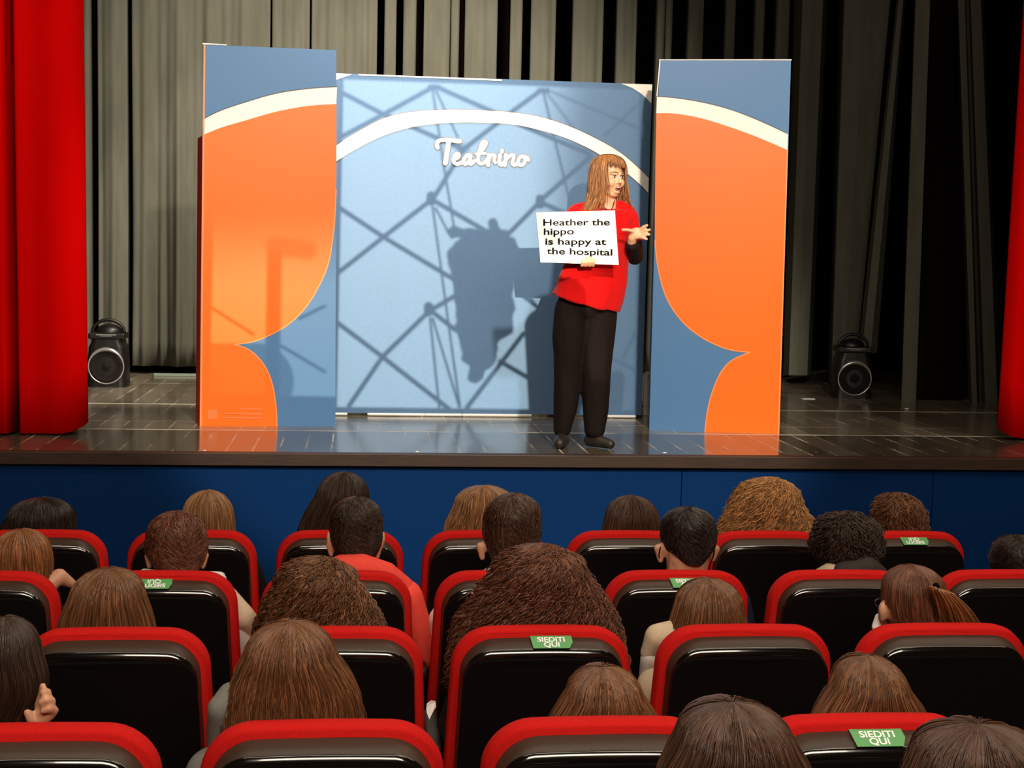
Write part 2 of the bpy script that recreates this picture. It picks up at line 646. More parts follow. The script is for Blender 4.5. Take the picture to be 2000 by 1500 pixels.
def slanted(cols, Y, label, m, z_top=5.6):
    """cols: list of (top px, bottom px, y offset); bottom at py given per entry"""
    bm = bmesh.new()
    rows = 16
    grid = []
    prof = []
    for (tx, bxp, bpy_, dy) in cols:
        top = aty(tx, 0, Y + dy)
        bot = aty(bxp, bpy_, Y + dy)
        ext = top + (top - bot) * ((z_top - top.z) / (top.z - bot.z))
        prof.append((bot, ext))
    for j in range(rows + 1):
        t = j / rows
        grid.append([bm.verts.new(b.lerp(a, t) + Vector((0, 0.0, 0))) for b, a in prof])
    for j in range(rows):
        for i in range(len(prof) - 1):
            bm.faces.new((grid[j][i], grid[j][i + 1], grid[j + 1][i + 1], grid[j + 1][i]))
    o = obj('stage_curtain', bm, m, smooth=False)
    solid(o, 0.006)
    return tag(o, label, 'curtain')


slanted([(1552, 1530, 733, 0.5), (1568, 1541, 733, 0.0), (1585, 1556, 733, -0.02), (1607, 1576, 733, 0.0), (1615, 1584, 733, 0.5)], 12.4,
        'narrow dark grey drape strip hanging just right of the right orange banner', M['grey_drape'])
slanted([(1640, 1618, 748, 0.5), (1650, 1624, 748, 0.0), (1690, 1645, 748, -0.04), (1738, 1668, 748, 0.0), (1744, 1672, 748, 0.5)], 12.2,
        'broad dark grey drape leaning behind the right black speaker', M['grey_drape'])
slanted([(1752, 1676, 690, 0.3), (1756, 1684, 690, 0.0), (1764, 1700, 690, -0.02), (1768, 1712, 690, 0.12)], 11.7,
        'thin twisted fold of dark drape falling to the right speaker top', M['grey_drape'])
slanted([(1788, 1760, 786, 0.3), (1789, 1761, 786, 0.0), (1816, 1788, 786, 0.0), (1817, 1789, 786, 0.3)], 11.05,
        'straight pale grey drape edge standing right of the right speaker', M['grey_drape'])
slanted([(1820, 1792, 780, 0.1), (1850, 1835, 780, 0.0), (1878, 1882, 780, 0.1)], 11.2,
        'flat black drape panel between the pale grey edge and the slanting drape', M['black_drape'])
slanted([(1868, 1893, 788, 0.2), (1872, 1899, 788, 0.0), (1884, 1908, 790, -0.03), (1886, 1912, 790, 0.12), (1893, 1918, 790, 0.14), (1896, 1925, 790, 0.0),
         (1915, 1948, 790, -0.02), (1920, 1955, 790, 0.25)], 11.0,
        'slanting dark drape with two long folds beside the right red curtain', M['grey_drape'])
slanted([(1985, 1958, 800, 0.0), (1992, 1966, 800, 0.0), (2030, 2004, 800, 0.2)], 10.2,
        'black drape edge just behind the right red curtain', M['black_drape'])
bm = bmesh.new()
N_ = 160
bot, top = [], []
for i in range(N_ + 1):
    x = -5.5 + 13.5 * i / N_
    bot.append((x, 14.1 + 0.06 * math.sin(x * 17), 1.01))
    top.append((x, 14.1 + 0.06 * math.sin(x * 17), 6.2))
bm = ribbon(bot, top)
o = obj('stage_curtain', bm, M['black_drape'], smooth=True)  # added sheet; its black stands in for shade between the pleats
solid(o, 0.005)
tag(o, 'added black sheet deep behind all other drapes, standing in for shade in their gaps', 'curtain')


def red_drape(x0, x1, Y, folds, label, zb, edge=0, lean=0.0):
    n = 420
    bot, top = [], []
    for i in range(n + 1):
        x = x0 + (x1 - x0) * i / n
        y = Y + 0.012 * math.sin(x * 23)
        for fx, fw, fd in folds:
            y += fd * math.exp(-((x - fx) / fw) ** 2)
        ed = (x1 - x) if edge > 0 else (x - x0)
        y += 0.10 * math.exp(-ed / 0.03)
        lift = 0.055 * math.exp(-ed / 0.05)
        bot.append((x, y, zb + lift))
        top.append((x + lean, y, 5.8))
    bm = ribbon(bot, top)
    o = obj('house_curtain', bm, M['red_drape'], smooth=True)
    solid(o, 0.01)
    return tag(o, label, 'curtain')


xl = aty(163, 600, 8.6).x
red_drape(-3.2, xl, 8.6, [(aty(24, 500, 8.6).x, 0.020, 0.34)], 'bright red house curtain drawn back at the left edge of the stage', 1.012, 1, -0.03)
xr = aty(1968, 700, 8.72).x
red_drape(xr, 5.6, 8.72, [(4.6, 0.03, 0.2)], 'bright red house curtain at the right edge of the stage', 1.012, -1, 0.05)

# batten lying at the foot of the back curtain
a = onz(300, 733, ZS)
b = onz(384, 735, ZS)
bm = bmesh.new()
bx(bm, (aty(301, 728, 12.55).x, 12.53, ZS), (aty(440, 728, 12.55).x, 12.58, ZS + 0.022), 0.003)
tag(obj('floor_batten', bm, M['batten']), 'pale grey-green batten on the stage floor at the foot of the wide grey curtain', 'batten')


# ------------------------------------------------------------------ banners
class Plane:
    """vertical (or slightly leaning) display face through four measured corners"""

    def __init__(s, bl, br, tl, tr):
        s.bl = onz(*bl, ZS)
        s.br = onz(*br, ZS)
        e = (s.br - s.bl)
        s.x = e.normalized()
        s.n = Vector((s.x.y, -s.x.x, 0)).normalized()       # towards the camera
        if s.n.y > 0:
            s.n = -s.n
        s.tl = s.hit(*tl)
        s.tr = s.hit(*tr)

    def hit(s, px, py, off=0.0):
        d = ray(px, py)
        o = Vector((0, 0, ZC))
        p0 = s.bl + s.n * off
        t = (p0 - o).dot(s.n) / d.dot(s.n)
        return o + d * t


def layers(P, shapes, origin):
    """flat printed shapes stacked a fraction of a millimetre apart"""
    bm = bmesh.new()
    mats = []
    for k, (pts, m) in enumerate(shapes):
        if m not in mats:
            mats.append(m)
        vs = [bm.verts.new(P.hit(p[0], p[1], 0.001 + 0.0006 * k)) for p in pts]
        es = [bm.edges.new((vs[i], vs[(i + 1) % len(vs)])) for i in range(len(vs))]
        r = bmesh.ops.triangle_fill(bm, edges=es, use_beauty=True, use_dissolve=False)
        for f in r['geom']:
            if isinstance(f, bmesh.types.BMFace):
                f.material_index = mats.index(m)
                f.normal_update()
                if f.normal.dot(P.n) < 0:
                    f.normal_flip()
    bmesh.ops.translate(bm, verts=bm.verts, vec=-Vector(origin))
    me = bpy.data.meshes.new('printed_face')
    bm.to_mesh(me)
    bm.free()
    return me, mats


def prism(P, corners, thick, origin, side_mats, parent, name='frame_box'):
    bm = bmesh.new()
    f = [bm.verts.new(c) for c in corners]
    bk = [bm.verts.new(c - P.n * thick) for c in corners]
    bm.faces.new(f)
    bm.faces.new(bk[::-1])
    n = len(corners)
    for i in range(n):
        bm.faces.new((f[i], f[(i + 1) % n], bk[(i + 1) % n], bk[i]))
    return obj(name, bm, side_mats, parent, origin=origin)


def strip(pts, w):
    """thin outline strip along a px polyline"""
    L, R = [], []
    for i, p in enumerate(pts):
        t = (pts[min(i + 1, len(pts) - 1)] - pts[max(i - 1, 0)]).normalized()
        nn = Vector((-t.y, t.x))
        L.append(p + nn * w / 2)
        R.append(p - nn * w / 2)
    return L + R[::-1]


def v2(l):
    return [Vector(p) for p in l]


# left banner
PL = Plane((390, 833), (655, 833), (397, 87), (657, 98))
t = thing('banner_tower', 'tall blue and orange banner tower standing left of the blue backdrop', 'banner', tuple(PL.bl))
org = PL.bl
prism(PL, [PL.bl, PL.br, PL.tr, PL.tl], 0.26, org, [M['side_navy']], t)
whT = crom(v2([(396, 233), (430, 216), (480, 199), (540, 182), (600, 173), (658, 169)]))
whB = crom(v2([(396, 264), (430, 250), (480, 235), (540, 218), (600, 207), (657, 203)]))
orR = crom(v2([(657, 203), (657, 330), (655, 400), (651, 455), (641, 515), (622, 560), (597, 600), (565, 632), (530, 653), (495, 667), (458, 673)]))
orL = crom(v2([(458, 673), (482, 681), (503, 697), (521, 722), (533, 755), (539, 795), (541, 833)]))
shapes = [
    (v2([(397, 87), (657, 98), (655, 833), (390, 833)]), M['blue']),
    (whT + whB[::-1], M['white_p']),
    (whB + orR[1:] + orL[1:] + v2([(390, 833)]), M['orange']),
    (strip(whT, 2.0), M['line']),
    (strip(orR[12:], 2.4), M['orange_hi']),
    (strip(orL, 2.4), M['orange_hi']),
    (v2([(406, 800), (425, 800), (424, 819), (406, 818)]), M['orange_pale']),
    (v2([(398, 87), (401, 87), (394, 833), (390, 833)]), M['orange_hi']),
]
for yy in (797, 806, 814):
    shapes.append((v2([(440 + (yy == 797) * 30, yy), (512, yy + 1), (512, yy + 4), (440 + (yy == 797) * 30, yy + 3)]), M['orange_pale']))
me, mats = layers(PL, shapes, org)
link('printed_face', me, mats, t)
# red return of the print wrapped on the left side
bm = bmesh.new()
off = -PL.x * 0.002
zz = [PL.hit(392, 833), PL.hit(396, 265)]
back = off - PL.n * 0.25 - PL.x * 0.036
bx_ = [zz[0] + off, zz[1] + off, zz[1] + back, zz[0] + back]
bm.faces.new([bm.verts.new(v) for v in bx_])
o = obj('side_print', bm, M['side_red'], t, origin=org)
solid(o, 0.001)
bm = bmesh.new()
taper(bm, PL.tl + Vector((0, 0, 0.004)), PL.tl.lerp(PL.tr, 0.17) + Vector((0, 0, 0.003)), 0.006, 0.004, 8)
obj('corner_piece', bm, M['white'], t, origin=org)

# right banner
PR = Plane((1268, 841), (1522, 848), (1288, 118), (1545, 118))
t = thing('banner_tower', 'tall blue and orange banner tower standing right of the woman', 'banner', tuple(PR.bl))
org = PR.bl
prism(PR, [PR.bl, PR.br, PR.tr, PR.tl], 0.26, org, [M['side_navy']], t)
whT = crom(v2([(1283, 188), (1320, 191), (1370, 199), (1425, 213), (1480, 234), (1539, 261)]))
whB = crom(v2([(1282, 221), (1320, 222), (1370, 231), (1425, 248), (1480, 268), (1538, 293)]))
orL1 = crom(v2([(1465, 688), (1430, 684), (1395, 672), (1360, 652), (1330, 625), (1305, 588), (1290, 545), (1281, 490), (1279, 430), (1280, 330), (1282, 221)]))
orL2 = crom(v2([(1377, 844), (1380, 815), (1387, 780), (1398, 748), (1413, 720), (1433, 702), (1465, 688)]))
shapes = [
    (v2([(1288, 118), (1545, 118), (1522, 848), (1268, 841)]), M['blue']),
    (whT + whB[::-1], M['white_p']),
    (whB + v2([(1522, 848), (1377, 844)]) + orL2[1:] + orL1[1:-1], M['orange']),
    (strip(whT, 2.0), M['line']),
    (strip(orL1[:60], 2.4), M['orange_hi']),
    (strip(orL2, 2.4), M['orange_hi']),
    (v2([(1536.5, 293), (1539, 293), (1522, 848), (1519, 848)]), M['orange_hi']),
    (v2([(1288, 118), (1290, 118), (1284, 188), (1282, 188)]), M['white_p']),
]
me, mats = layers(PR, shapes, org)
link('printed_face', me, mats, t)
bm = bmesh.new()
taper(bm, PR.tl + Vector((0, 0, 0.003)), PR.tr + Vector((0, 0, 0.003)), 0.004, 0.005, 8)
obj('top_rail', bm, M['white'], t, origin=org)

# centre backdrop
PC = Plane((657, 812), (1253, 817), (657, 143), (1274, 165))
t = thing('stage_backdrop', 'wide blue fabric backdrop with white arch and Teatrino lettering, centre stage', 'backdrop', tuple(PC.bl))
org = PC.bl
lift = Vector((0, 0, 0.03))
TL, TR = PC.hit(635, 142), PC.hit(1274, 165)
BL, BR = PC.hit(635, 806), PC.hit(1253, 811)
prism(PC, [BL, BR, TR, TL], 0.10, org, [M['side_navy']], t)
arT = crom(v2([(635, 304), (658, 282), (706, 252), (755, 228), (805, 218), (854, 214), (904, 213.5), (953, 215), (1003, 219), (1052, 227), (1102, 242), (1151, 263), (1201, 290), (1234, 315), (1267, 346)]), 5)
arB = crom(v2([(635, 333), (658, 315), (706, 286), (755, 263), (805, 249), (854, 242), (904, 239.5), (953, 240.5), (1003, 244), (1052, 254), (1102, 269), (1151, 291), (1184, 311), (1217, 333), (1250, 361), (1266, 378)]), 5)
shapes = [
    (v2([(635, 142), (1274, 165), (1253, 811), (635, 806)]), M['blue_c']),
    (arT + arB[::-1], M['white_p']),
    (v2([(656, 143), (688, 145), (656, 156)]), M['white_p']),
    (v2([(700, 144.5), (980, 155), (980, 158), (700, 147)]), M['white_p']),
    (crom(v2([(1212, 163), (1235, 172), (1255, 185), (1272, 202)])) + v2([(1274, 165)]), M['white_p']),
    (strip(arT, 1.5), M['line']),
    (strip(arB, 1.5), M['line']),
]
me, mats = layers(PC, shapes, org)
link('printed_face', me, mats, t)
# frame rail, feet and right-hand support leg
bm = bmesh.new()
for a_, b_ in ((640, 676), (720, 828), (832, 900), (905, 1036), (1180, 1240)):
    p, q = PC.hit(a_, 810 + (a_ - 657) * 0.008, 0.0), PC.hit(b_, 810 + (b_ - 657) * 0.008, 0.0)
    taper(bm, Vector((p.x, p.y, 1.012)), Vector((q.x, q.y, 1.012)), 0.010, 0.010, 8)
obj('base_rail', bm, M['white'], t, origin=org)
bm = bmesh.new()
cols = [(1262, 730, 744, 0.016), (1262, 746, 792, 0.020), (1261, 794, 810, 0.020)]
for x, ya, yb, r in cols:
    p, q = aty(x, ya, 9.98), aty(x, yb, 9.98)
    q.x = p.x
    q.z = max(q.z, ZS)
    taper(bm, p, q, r, r, 10, caps=False)
obj('support_leg', bm, M['white'], t, smooth=False, origin=org)


# ---- Teatrino lettering: cursive strokes as swept ribbons with round ends
def TX(x, y):
    return Vector((820 + x / 2000 * 240, 240 + y / 1000 * 120))


S = [
    # T
    ([(290, 400), (275, 350), (300, 300), (370, 280), (470, 277), (570, 293), (655, 300)], 70),
    ([(470, 300), (455, 400), (435, 520), (415, 655)], 82),
    # e
    ([(600, 585), (640, 545), (628, 505), (590, 510), (555, 555), (545, 615), (570, 660), (630, 665), (700, 640)], 62),
    # a
    ([(830, 540), (800, 520), (755, 540), (715, 600), (715, 655), (750, 670), (790, 635), (825, 560)], 58),
    ([(825, 530), (815, 600), (810, 655), (840, 665), (890, 620)], 60),
    # t
    ([(990, 465), (1050, 400), (1080, 330), (1055, 300), (1015, 330), (980, 420), (955, 530), (950, 620), (985, 665), (1050, 650), (1090, 600)], 58),
    ([(910, 505), (1000, 500), (1070, 498)], 44),
    # r
    ([(1125, 520), (1120, 600), (1110, 690)], 62),
    ([(1120, 620), (1150, 545), (1190, 520), (1225, 540), (1205, 610), (1230, 650)], 50),
    # i
    ([(1305, 530), (1295, 600), (1300, 670), (1335, 680), (1380, 640)], 62),
    # n
    ([(1400, 520), (1398, 600), (1385, 690)], 62),
    ([(1395, 620), (1440, 560), (1500, 520), (1535, 545), (1515, 610), (1505, 665), (1545, 690), (1580, 660)], 56),
    # o
    ([(1690, 545), (1650, 545), (1610, 590), (1600, 650), (1635, 690), (1690, 670), (1715, 600), (1690, 545), (1720, 555), (1755, 570), (1775, 610)], 56),
]


def lettering(extra, off, flat, m, name):
    """strokes merged into one smooth raised shape, then flattened against the cloth"""
    bm = bmesh.new()
    for pts, w in S + [([(1338, 450), (1335, 466)], 66)]:
        cr = crom([TX(*p) for p in pts], 4)
        r = (w + extra) / 2000 * 240 / 2 * 0.00345
        P3 = [PC.hit(v.x, v.y, off) for v in cr]
        for a, b in zip(P3[:-1], P3[1:]):
            taper(bm, a, b, r, r, 10, caps=False)
            ball(bm, a, r, seg=10)
        ball(bm, P3[-1], r, seg=10)
    bmesh.ops.translate(bm, verts=bm.verts, vec=-Vector(org))
    o = vox(name, bm, m, t, 0.0036, 2)
    co = np.empty(len(o.data.vertices) * 3, dtype=np.float32)
    o.data.vertices.foreach_get('co', co)
    co = co.reshape(-1, 3)
    nn = np.array(PC.n, dtype=np.float32)
    dd = co @ nn - off
    co -= nn[None, :] * (dd * (1 - flat))[:, None]
    o.data.vertices.foreach_set('co', co.ravel())
    return o


lettering(22, 0.004, 0.10, M['letter_edge'], 'lettering_outline')
lettering(-4, 0.006, 0.16, M['letter'], 'lettering')


# ------------------------------------------------------------------ projector light with its picture (lattice lines and blots)
PP = Vector((0.75, -0.6, 3.3))
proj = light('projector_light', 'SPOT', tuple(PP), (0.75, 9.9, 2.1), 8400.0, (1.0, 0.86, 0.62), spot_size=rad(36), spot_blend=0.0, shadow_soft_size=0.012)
bpy.context.view_layer.update()
RI = proj.rotation_euler.to_matrix().inverted()


def uv_of(p):
    d = RI @ (p - PP)
    return (d.x / -d.z, d.y / -d.z)


def gobo():
    l_ = proj.data
    l_.use_nodes = True
    n, l = l_.node_tree.nodes, l_.node_tree.links
    em = n['Emission']
    geo = n.new('ShaderNodeNewGeometry')

    def axis(row):
        q = n.new('ShaderNodeVectorMath')
        q.operation = 'DOT_PRODUCT'
        l.new(geo.outputs['Incoming'], q.inputs[0])
        q.inputs[1].default_value = tuple(RI[row])
        return q.outputs['Value']

    def mth(op, a, b=None, clamp=False):
        q = n.new('ShaderNodeMath')
        q.operation = op
        q.use_clamp = clamp
        for i, v in enumerate((a, b)):
            if v is None:
                continue
            if isinstance(v, (int, float)):
                q.inputs[i].default_value = v
            else:
                l.new(v, q.inputs[i])
        return q.outputs[0]

    iz = mth('MULTIPLY', axis(2), -1.0)
    u = mth('DIVIDE', axis(0), iz)
    v = mth('DIVIDE', axis(1), iz)
    cb = n.new('ShaderNodeCombineXYZ')
    l.new(u, cb.inputs[0])
    l.new(v, cb.inputs[1])
    # a little waviness so blots look organic
    P0 = cb.outputs[0]
    nz = n.new('ShaderNodeTexNoise')
    nz.inputs['Scale'].default_value = 90
    nz.inputs['Detail'].default_value = 4
    l.new(P0, nz.inputs['Vector'])
    wob = mth('SUBTRACT', nz.outputs['Fac'], 0.5)

    px2 = 1 / F * 9.95 / 10.5                     # one photo pixel in projector units (approx.)

    def vm(op, a, b=None, scale=None):
        q = n.new('ShaderNodeVectorMath')
        q.operation = op
        for i, w in enumerate((a, b)):
            if w is None:
                continue
            if isinstance(w, tuple):
                q.inputs[i].default_value = w
            else:
                l.new(w, q.inputs[i])
        if scale is not None:
            l.new(scale, q.inputs['Scale'])
        return q

    acc = None

    def seg(pl, a, b, r, soft=1.5, k=1.0, rough=0.0):
        nonlocal acc
        A = uv_of(pl.hit(*a))
        B = uv_of(pl.hit(*b))
        ba = (B[0] - A[0], B[1] - A[1], 0.0)
        bb = max(ba[0] ** 2 + ba[1] ** 2, 1e-12)
        Q0 = P0
        if acc is not None:                       # evaluate the strokes one after the other
            Q0 = vm('ADD', P0, mth('MULTIPLY', acc, 1e-9)).outputs[0]
        pa = vm('SUBTRACT', Q0, (A[0], A[1], 0.0)).outputs[0]
        h = mth('DIVIDE', vm('DOT_PRODUCT', pa, ba).outputs['Value'], bb, clamp=True)
        sc_ = vm('SCALE', ba, scale=h).outputs[0]
        d = vm('LENGTH', vm('SUBTRACT', pa, sc_).outputs[0]).outputs['Value']
        if rough:
            d = mth('ADD', d, mth('MULTIPLY', wob, rough * px2))
        mr = n.new('ShaderNodeMapRange')
        mr.interpolation_type = 'SMOOTHSTEP'
        mr.inputs[1].default_value = (r - soft) * px2
        mr.inputs[2].default_value = (r + soft) * px2
        mr.inputs[3].default_value = 1 - k
        mr.inputs[4].default_value = 1.0
        l.new(d, mr.inputs[0])
        acc = mr.outputs[0] if acc is None else mth('MULTIPLY', acc, mr.outputs[0])

    c = PC
    big = [((658, 176), (752, 225)), ((752, 225), (905, 292)), ((658, 272), (752, 222)), ((752, 222), (843, 172)), ((855, 171), (957, 216)), ((957, 216), (1030, 250)),
           ((1030, 250), (1150, 300)), ((1052, 180), (1003, 216)), ((1003, 216), (905, 292)), ((905, 292), (848, 385)), ((1155, 305), (1062, 386)),
           ((838, 394), (749, 463)), ((749, 463), (660, 533)), ((660, 404), (749, 463)), ((749, 463), (890, 548)), ((851, 394), (950, 452)), ((1049, 400), (995, 455)),
           ((1062, 398), (1100, 415)),
           ((838, 608), (747, 697)), ((747, 697), (682, 792)), ((656, 628), (747, 697)), ((747, 697), (876, 798)), ((838, 608), (890, 577)), ((838, 604), (890, 645)),
           ((1022, 652), (977, 711)), ((977, 711), (912, 796)), ((977, 706), (1030, 737))]
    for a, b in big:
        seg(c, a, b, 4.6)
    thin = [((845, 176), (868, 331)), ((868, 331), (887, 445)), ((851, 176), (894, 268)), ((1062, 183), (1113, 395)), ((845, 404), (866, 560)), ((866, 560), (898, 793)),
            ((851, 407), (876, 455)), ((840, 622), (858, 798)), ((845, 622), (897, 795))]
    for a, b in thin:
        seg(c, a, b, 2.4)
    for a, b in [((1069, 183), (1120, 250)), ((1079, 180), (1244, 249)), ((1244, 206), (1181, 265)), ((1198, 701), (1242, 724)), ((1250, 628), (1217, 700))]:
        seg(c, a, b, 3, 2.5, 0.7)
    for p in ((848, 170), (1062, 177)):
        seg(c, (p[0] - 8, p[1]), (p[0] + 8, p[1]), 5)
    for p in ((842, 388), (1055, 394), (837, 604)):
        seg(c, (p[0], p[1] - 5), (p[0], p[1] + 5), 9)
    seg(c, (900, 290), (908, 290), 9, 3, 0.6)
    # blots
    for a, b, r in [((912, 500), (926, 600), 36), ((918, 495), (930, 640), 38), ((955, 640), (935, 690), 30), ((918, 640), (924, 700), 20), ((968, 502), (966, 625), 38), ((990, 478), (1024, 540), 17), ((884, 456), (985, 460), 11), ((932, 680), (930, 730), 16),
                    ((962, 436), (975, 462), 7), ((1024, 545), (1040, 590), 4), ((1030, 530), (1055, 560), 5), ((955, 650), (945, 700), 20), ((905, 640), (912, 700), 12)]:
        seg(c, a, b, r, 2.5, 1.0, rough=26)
    seg(c, (1062, 640), (1072, 830), 38, 1.5)  # these last strokes put the woman's cast shadow into the beam mask
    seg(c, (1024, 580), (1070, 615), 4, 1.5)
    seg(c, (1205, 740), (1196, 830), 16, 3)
    # left tower (only where the beam meets the tower)
    p = PL
    acc_c, acc = acc, None
    for a, b in [((399, 592), (494, 653)), ((550, 676), (634, 726)), ((585, 622), (634, 598))]:
        seg(p, a, b, 3.2, 2)
    seg(p, (536, 500), (530, 840), 14, 3)
    seg(p, (536, 480), (600, 488), 18, 9, 0.8)
    seg(p, (400, 230), (640, 230), 250, 90, 1.0)
    seg(p, (380, 745), (500, 745), 71, 2, 0.85)
    seg(p, (548, 820), (560, 860), 14, 5, 1)
    acc_t = acc
    # window of the projected picture with soft right-hand fall-off
    def edge(val, a, b, s):
        mr = n.new('ShaderNodeMapRange')
        mr.interpolation_type = 'SMOOTHSTEP'
        mr.inputs[1].default_value = a
        mr.inputs[2].default_value = b
        mr.inputs[3].default_value = s[0]
        mr.inputs[4].default_value = s[1]
        l.new(val, mr.inputs[0])
        return mr.outputs[0]

    um = (uv_of(PL.hit(655, 700))[0] + uv_of(PC.hit(659, 700))[0]) / 2
    isc = edge(u, um - 0.0005, um + 0.0005, (0.0, 1.0))
    ist = mth('SUBTRACT', 1.0, isc)
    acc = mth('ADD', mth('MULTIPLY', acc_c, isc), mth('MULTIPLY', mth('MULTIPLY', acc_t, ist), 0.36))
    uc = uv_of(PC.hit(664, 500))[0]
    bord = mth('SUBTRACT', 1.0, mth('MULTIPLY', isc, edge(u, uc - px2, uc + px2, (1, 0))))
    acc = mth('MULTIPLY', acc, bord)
    uL = uv_of(PL.hit(411, 700))[0]
    uRd = uv_of(PC.hit(1243, 500))[0]
    vT = uv_of(PC.hit(950, 165))[1]
    vB = uv_of(PC.hit(850, 797))[1]
    acc = mth('MULTIPLY', acc, edge(u, uL - px2, uL + px2, (0, 1)))
    acc = mth('MULTIPLY', acc, edge(u, uRd - px2, uRd + px2, (1, 0)))
    acc = mth('MULTIPLY', acc, edge(v, vT - px2, vT + px2, (1, 0)))
    acc = mth('MULTIPLY', acc, edge(v, vB - px2, vB + px2, (0, 1)))
    ua = uv_of(PC.hit(1020, 500))[0]
    ub = uv_of(PC.hit(1150, 500))[0]
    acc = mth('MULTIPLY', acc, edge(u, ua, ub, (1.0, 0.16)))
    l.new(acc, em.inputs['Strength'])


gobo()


# ------------------------------------------------------------------ loudspeakers
def speaker(base, W, label, rz=0.0):
    t = thing('loudspeaker', label, 'loudspeaker', base)
    t.rotation_euler = (0, 0, rz)
    h = W * 1.18
    bm = bmesh.new()
    # cabinet: wide foot, rounded, narrowing to a neck
    prof = [(0.0, 1.05), (0.03, 1.05), (0.05, 1.02), (h * 0.6, 1.02), (h * 0.9, 0.96), (h, 0.84), (h * 1.08, 0.80)]
    rings = []
    for z, k in prof:
        ring = []
        for i in range(24):
            a = 2 * PI * i / 24
            cx, sx = math.cos(a), math.sin(a)
            ex = 0.35
            ring.append(bm.verts.new((W / 2 * k * math.copysign(abs(cx) ** ex, cx), 0.13 * math.copysign(abs(sx) ** ex, sx), z)))
        rings.append(ring)
    for A, B in zip(rings[:-1], rings[1:]):
        for i in range(24):
            bm.faces.new((A[i], A[(i + 1) % 24], B[(i + 1) % 24], B[i]))
    bm.faces.new(rings[0][::-1])
    bm.faces.new(rings[-1])
    obj('cabinet', bm, M['black_pl'], t)
    bm = bmesh.new()
    bx(bm, (-W * 0.47, -0.13, h * 1.08), (W * 0.47, 0.12, h * 1.22), 0.012)
    obj('control_head', bm, M['black_pl'], t)
    bm = bmesh.new()
    tube(bm, [(W * 0.42 * math.cos(a), -0.02, h * 1.20 + W * 0.36 * math.sin(a)) for a in np.linspace(0, PI, 20)], 0.013, 8)
    ball(bm, (0, 0.02, h * 1.22), (W * 0.36, 0.08, W * 0.22))
    obj('handle', bm, M['black_pl'], t, True)
    bm = bmesh.new()
    bx(bm, (-W * 0.26, -0.135, h * 1.17), (W * 0.26, -0.128, h * 1.195), 0.001)
    bx(bm, (-W * 0.16, -0.135, h * 1.145), (W * 0.14, -0.128, h * 1.16), 0.001)
    obj('display_strip', bm, M['ring'], t)
    R = W * 0.455
    cz = 0.03 + R
    bm = bmesh.new()
    tube(bm, [(R * math.cos(a), -0.137, cz + R * math.sin(a)) for a in np.linspace(0, 2 * PI, 48)[:-1]], [0.006 + 0.010 * max(0, math.sin(a)) ** 2 for a in np.linspace(0, 2 * PI, 48)[:-1]], 8, True)
    obj('woofer_ring', bm, M['ring'], t, True)
    bm = bmesh.new()
    pr = [(R * 0.96, -0.130), (R * 0.90, -0.142), (R * 0.80, -0.136), (R * 0.35, -0.125), (R * 0.2, -0.138), (0.001, -0.142)]
    rr = []
    for r, y in pr:
        rr.append([bm.verts.new((r * math.cos(2 * PI * k / 40), y, cz + r * math.sin(2 * PI * k / 40))) for k in range(40)])
    for A, B in zip(rr[:-1], rr[1:]):
        for k in range(40):
            bm.faces.new((A[k], A[(k + 1) % 40], B[(k + 1) % 40], B[k]))
    obj('woofer', bm, M['cone'], t, True)
    return t


pL = onz(207, 757, ZS)
speaker((pL.x, pL.y + 0.14, ZS), 0.29, 'black portable loudspeaker with bright silver woofer ring, on the stage beside the left red curtain')
pR = onz(1672, 779, ZS)
speaker((pR.x, pR.y + 0.14, ZS), 0.285, 'black loudspeaker in shadow on the stage right of the right orange banner', -0.12)

# white scraps lying on the stage
for px, py, r, lab in [(815, 884, 0.009, 'tiny white scrap on the stage edge in front of the blue backdrop'),
                       (1298, 886, 0.009, 'tiny white scrap on the stage edge in front of the right orange banner'),
                       (400, 881, 0.007, 'tiny white scrap on the stage edge in front of the left orange banner'),
                       (1771, 800, 0.014, 'small white scrap on the boards right of the right speaker')]:
    p = onz(px, py, ZS)
    p.y = max(p.y, YE + 0.02)
    bm = bmesh.new()
    bmesh.ops.create_icosphere(bm, subdivisions=1, radius=r)
    for v in bm.verts:
        v.co.z = v.co.z * 0.45 + r * 0.45
        v.co.x *= 1.3 + 0.3 * random.random()
    o = obj('paper_scrap', bm, M['bag'])
    o.location = (p.x, p.y, ZS + 0.001)
    tag(o, lab, 'scrap')
p = onz(1578, 779, ZS)
bm = bmesh.new()
bx(bm, (-0.05, -0.03, 0), (0.05, 0.03, 0.004), 0.001)
o = obj('tape_mark', bm, M['bag'])
o.location = p
tag(o, 'short white tape mark on the boards between the right banner and right speaker', 'tape')


# ------------------------------------------------------------------ seats
def outline(inset, zt=0.98, side=1.0, ht=0.236, hb=0.262, zb=0.36, R=0.10, n=10):
    zt -= inset
    ins = min(inset, 0.020) + max(0.0, inset - 0.020) * 0.12
    ht -= ins
    hb -= ins
    R = max(0.03, R - inset * 0.6)
    pts = [(-hb, zb)]
    for i in range(1, 6):
        f = i / 6
        pts.append((-(hb + (ht - hb) * f ** 0.8), zb + (zt - R - zb) * f))
    for i in range(n + 1):
        a = PI - (PI / 2) * i / n
        pts.append((-ht + R + R * math.cos(a), zt - R + R * math.sin(a)))
    m = 8
    for i in range(1, m):
        x = (-ht + R) + 2 * (ht - R) * i / m
        pts.append((x, zt))
    q = [(-x, z) for x, z in pts[:6 + n + 1]][::-1]
    pts += q
    return [(x, z - 0.010 * (x / 0.24) ** 2 * (1 if z > zt - R - 0.01 else 0)) for x, z in pts]


def shear(x, y, z):
    return (x, y + (0.98 - z) * 0.13 + 0.010 * (x / 0.24) ** 2, z)


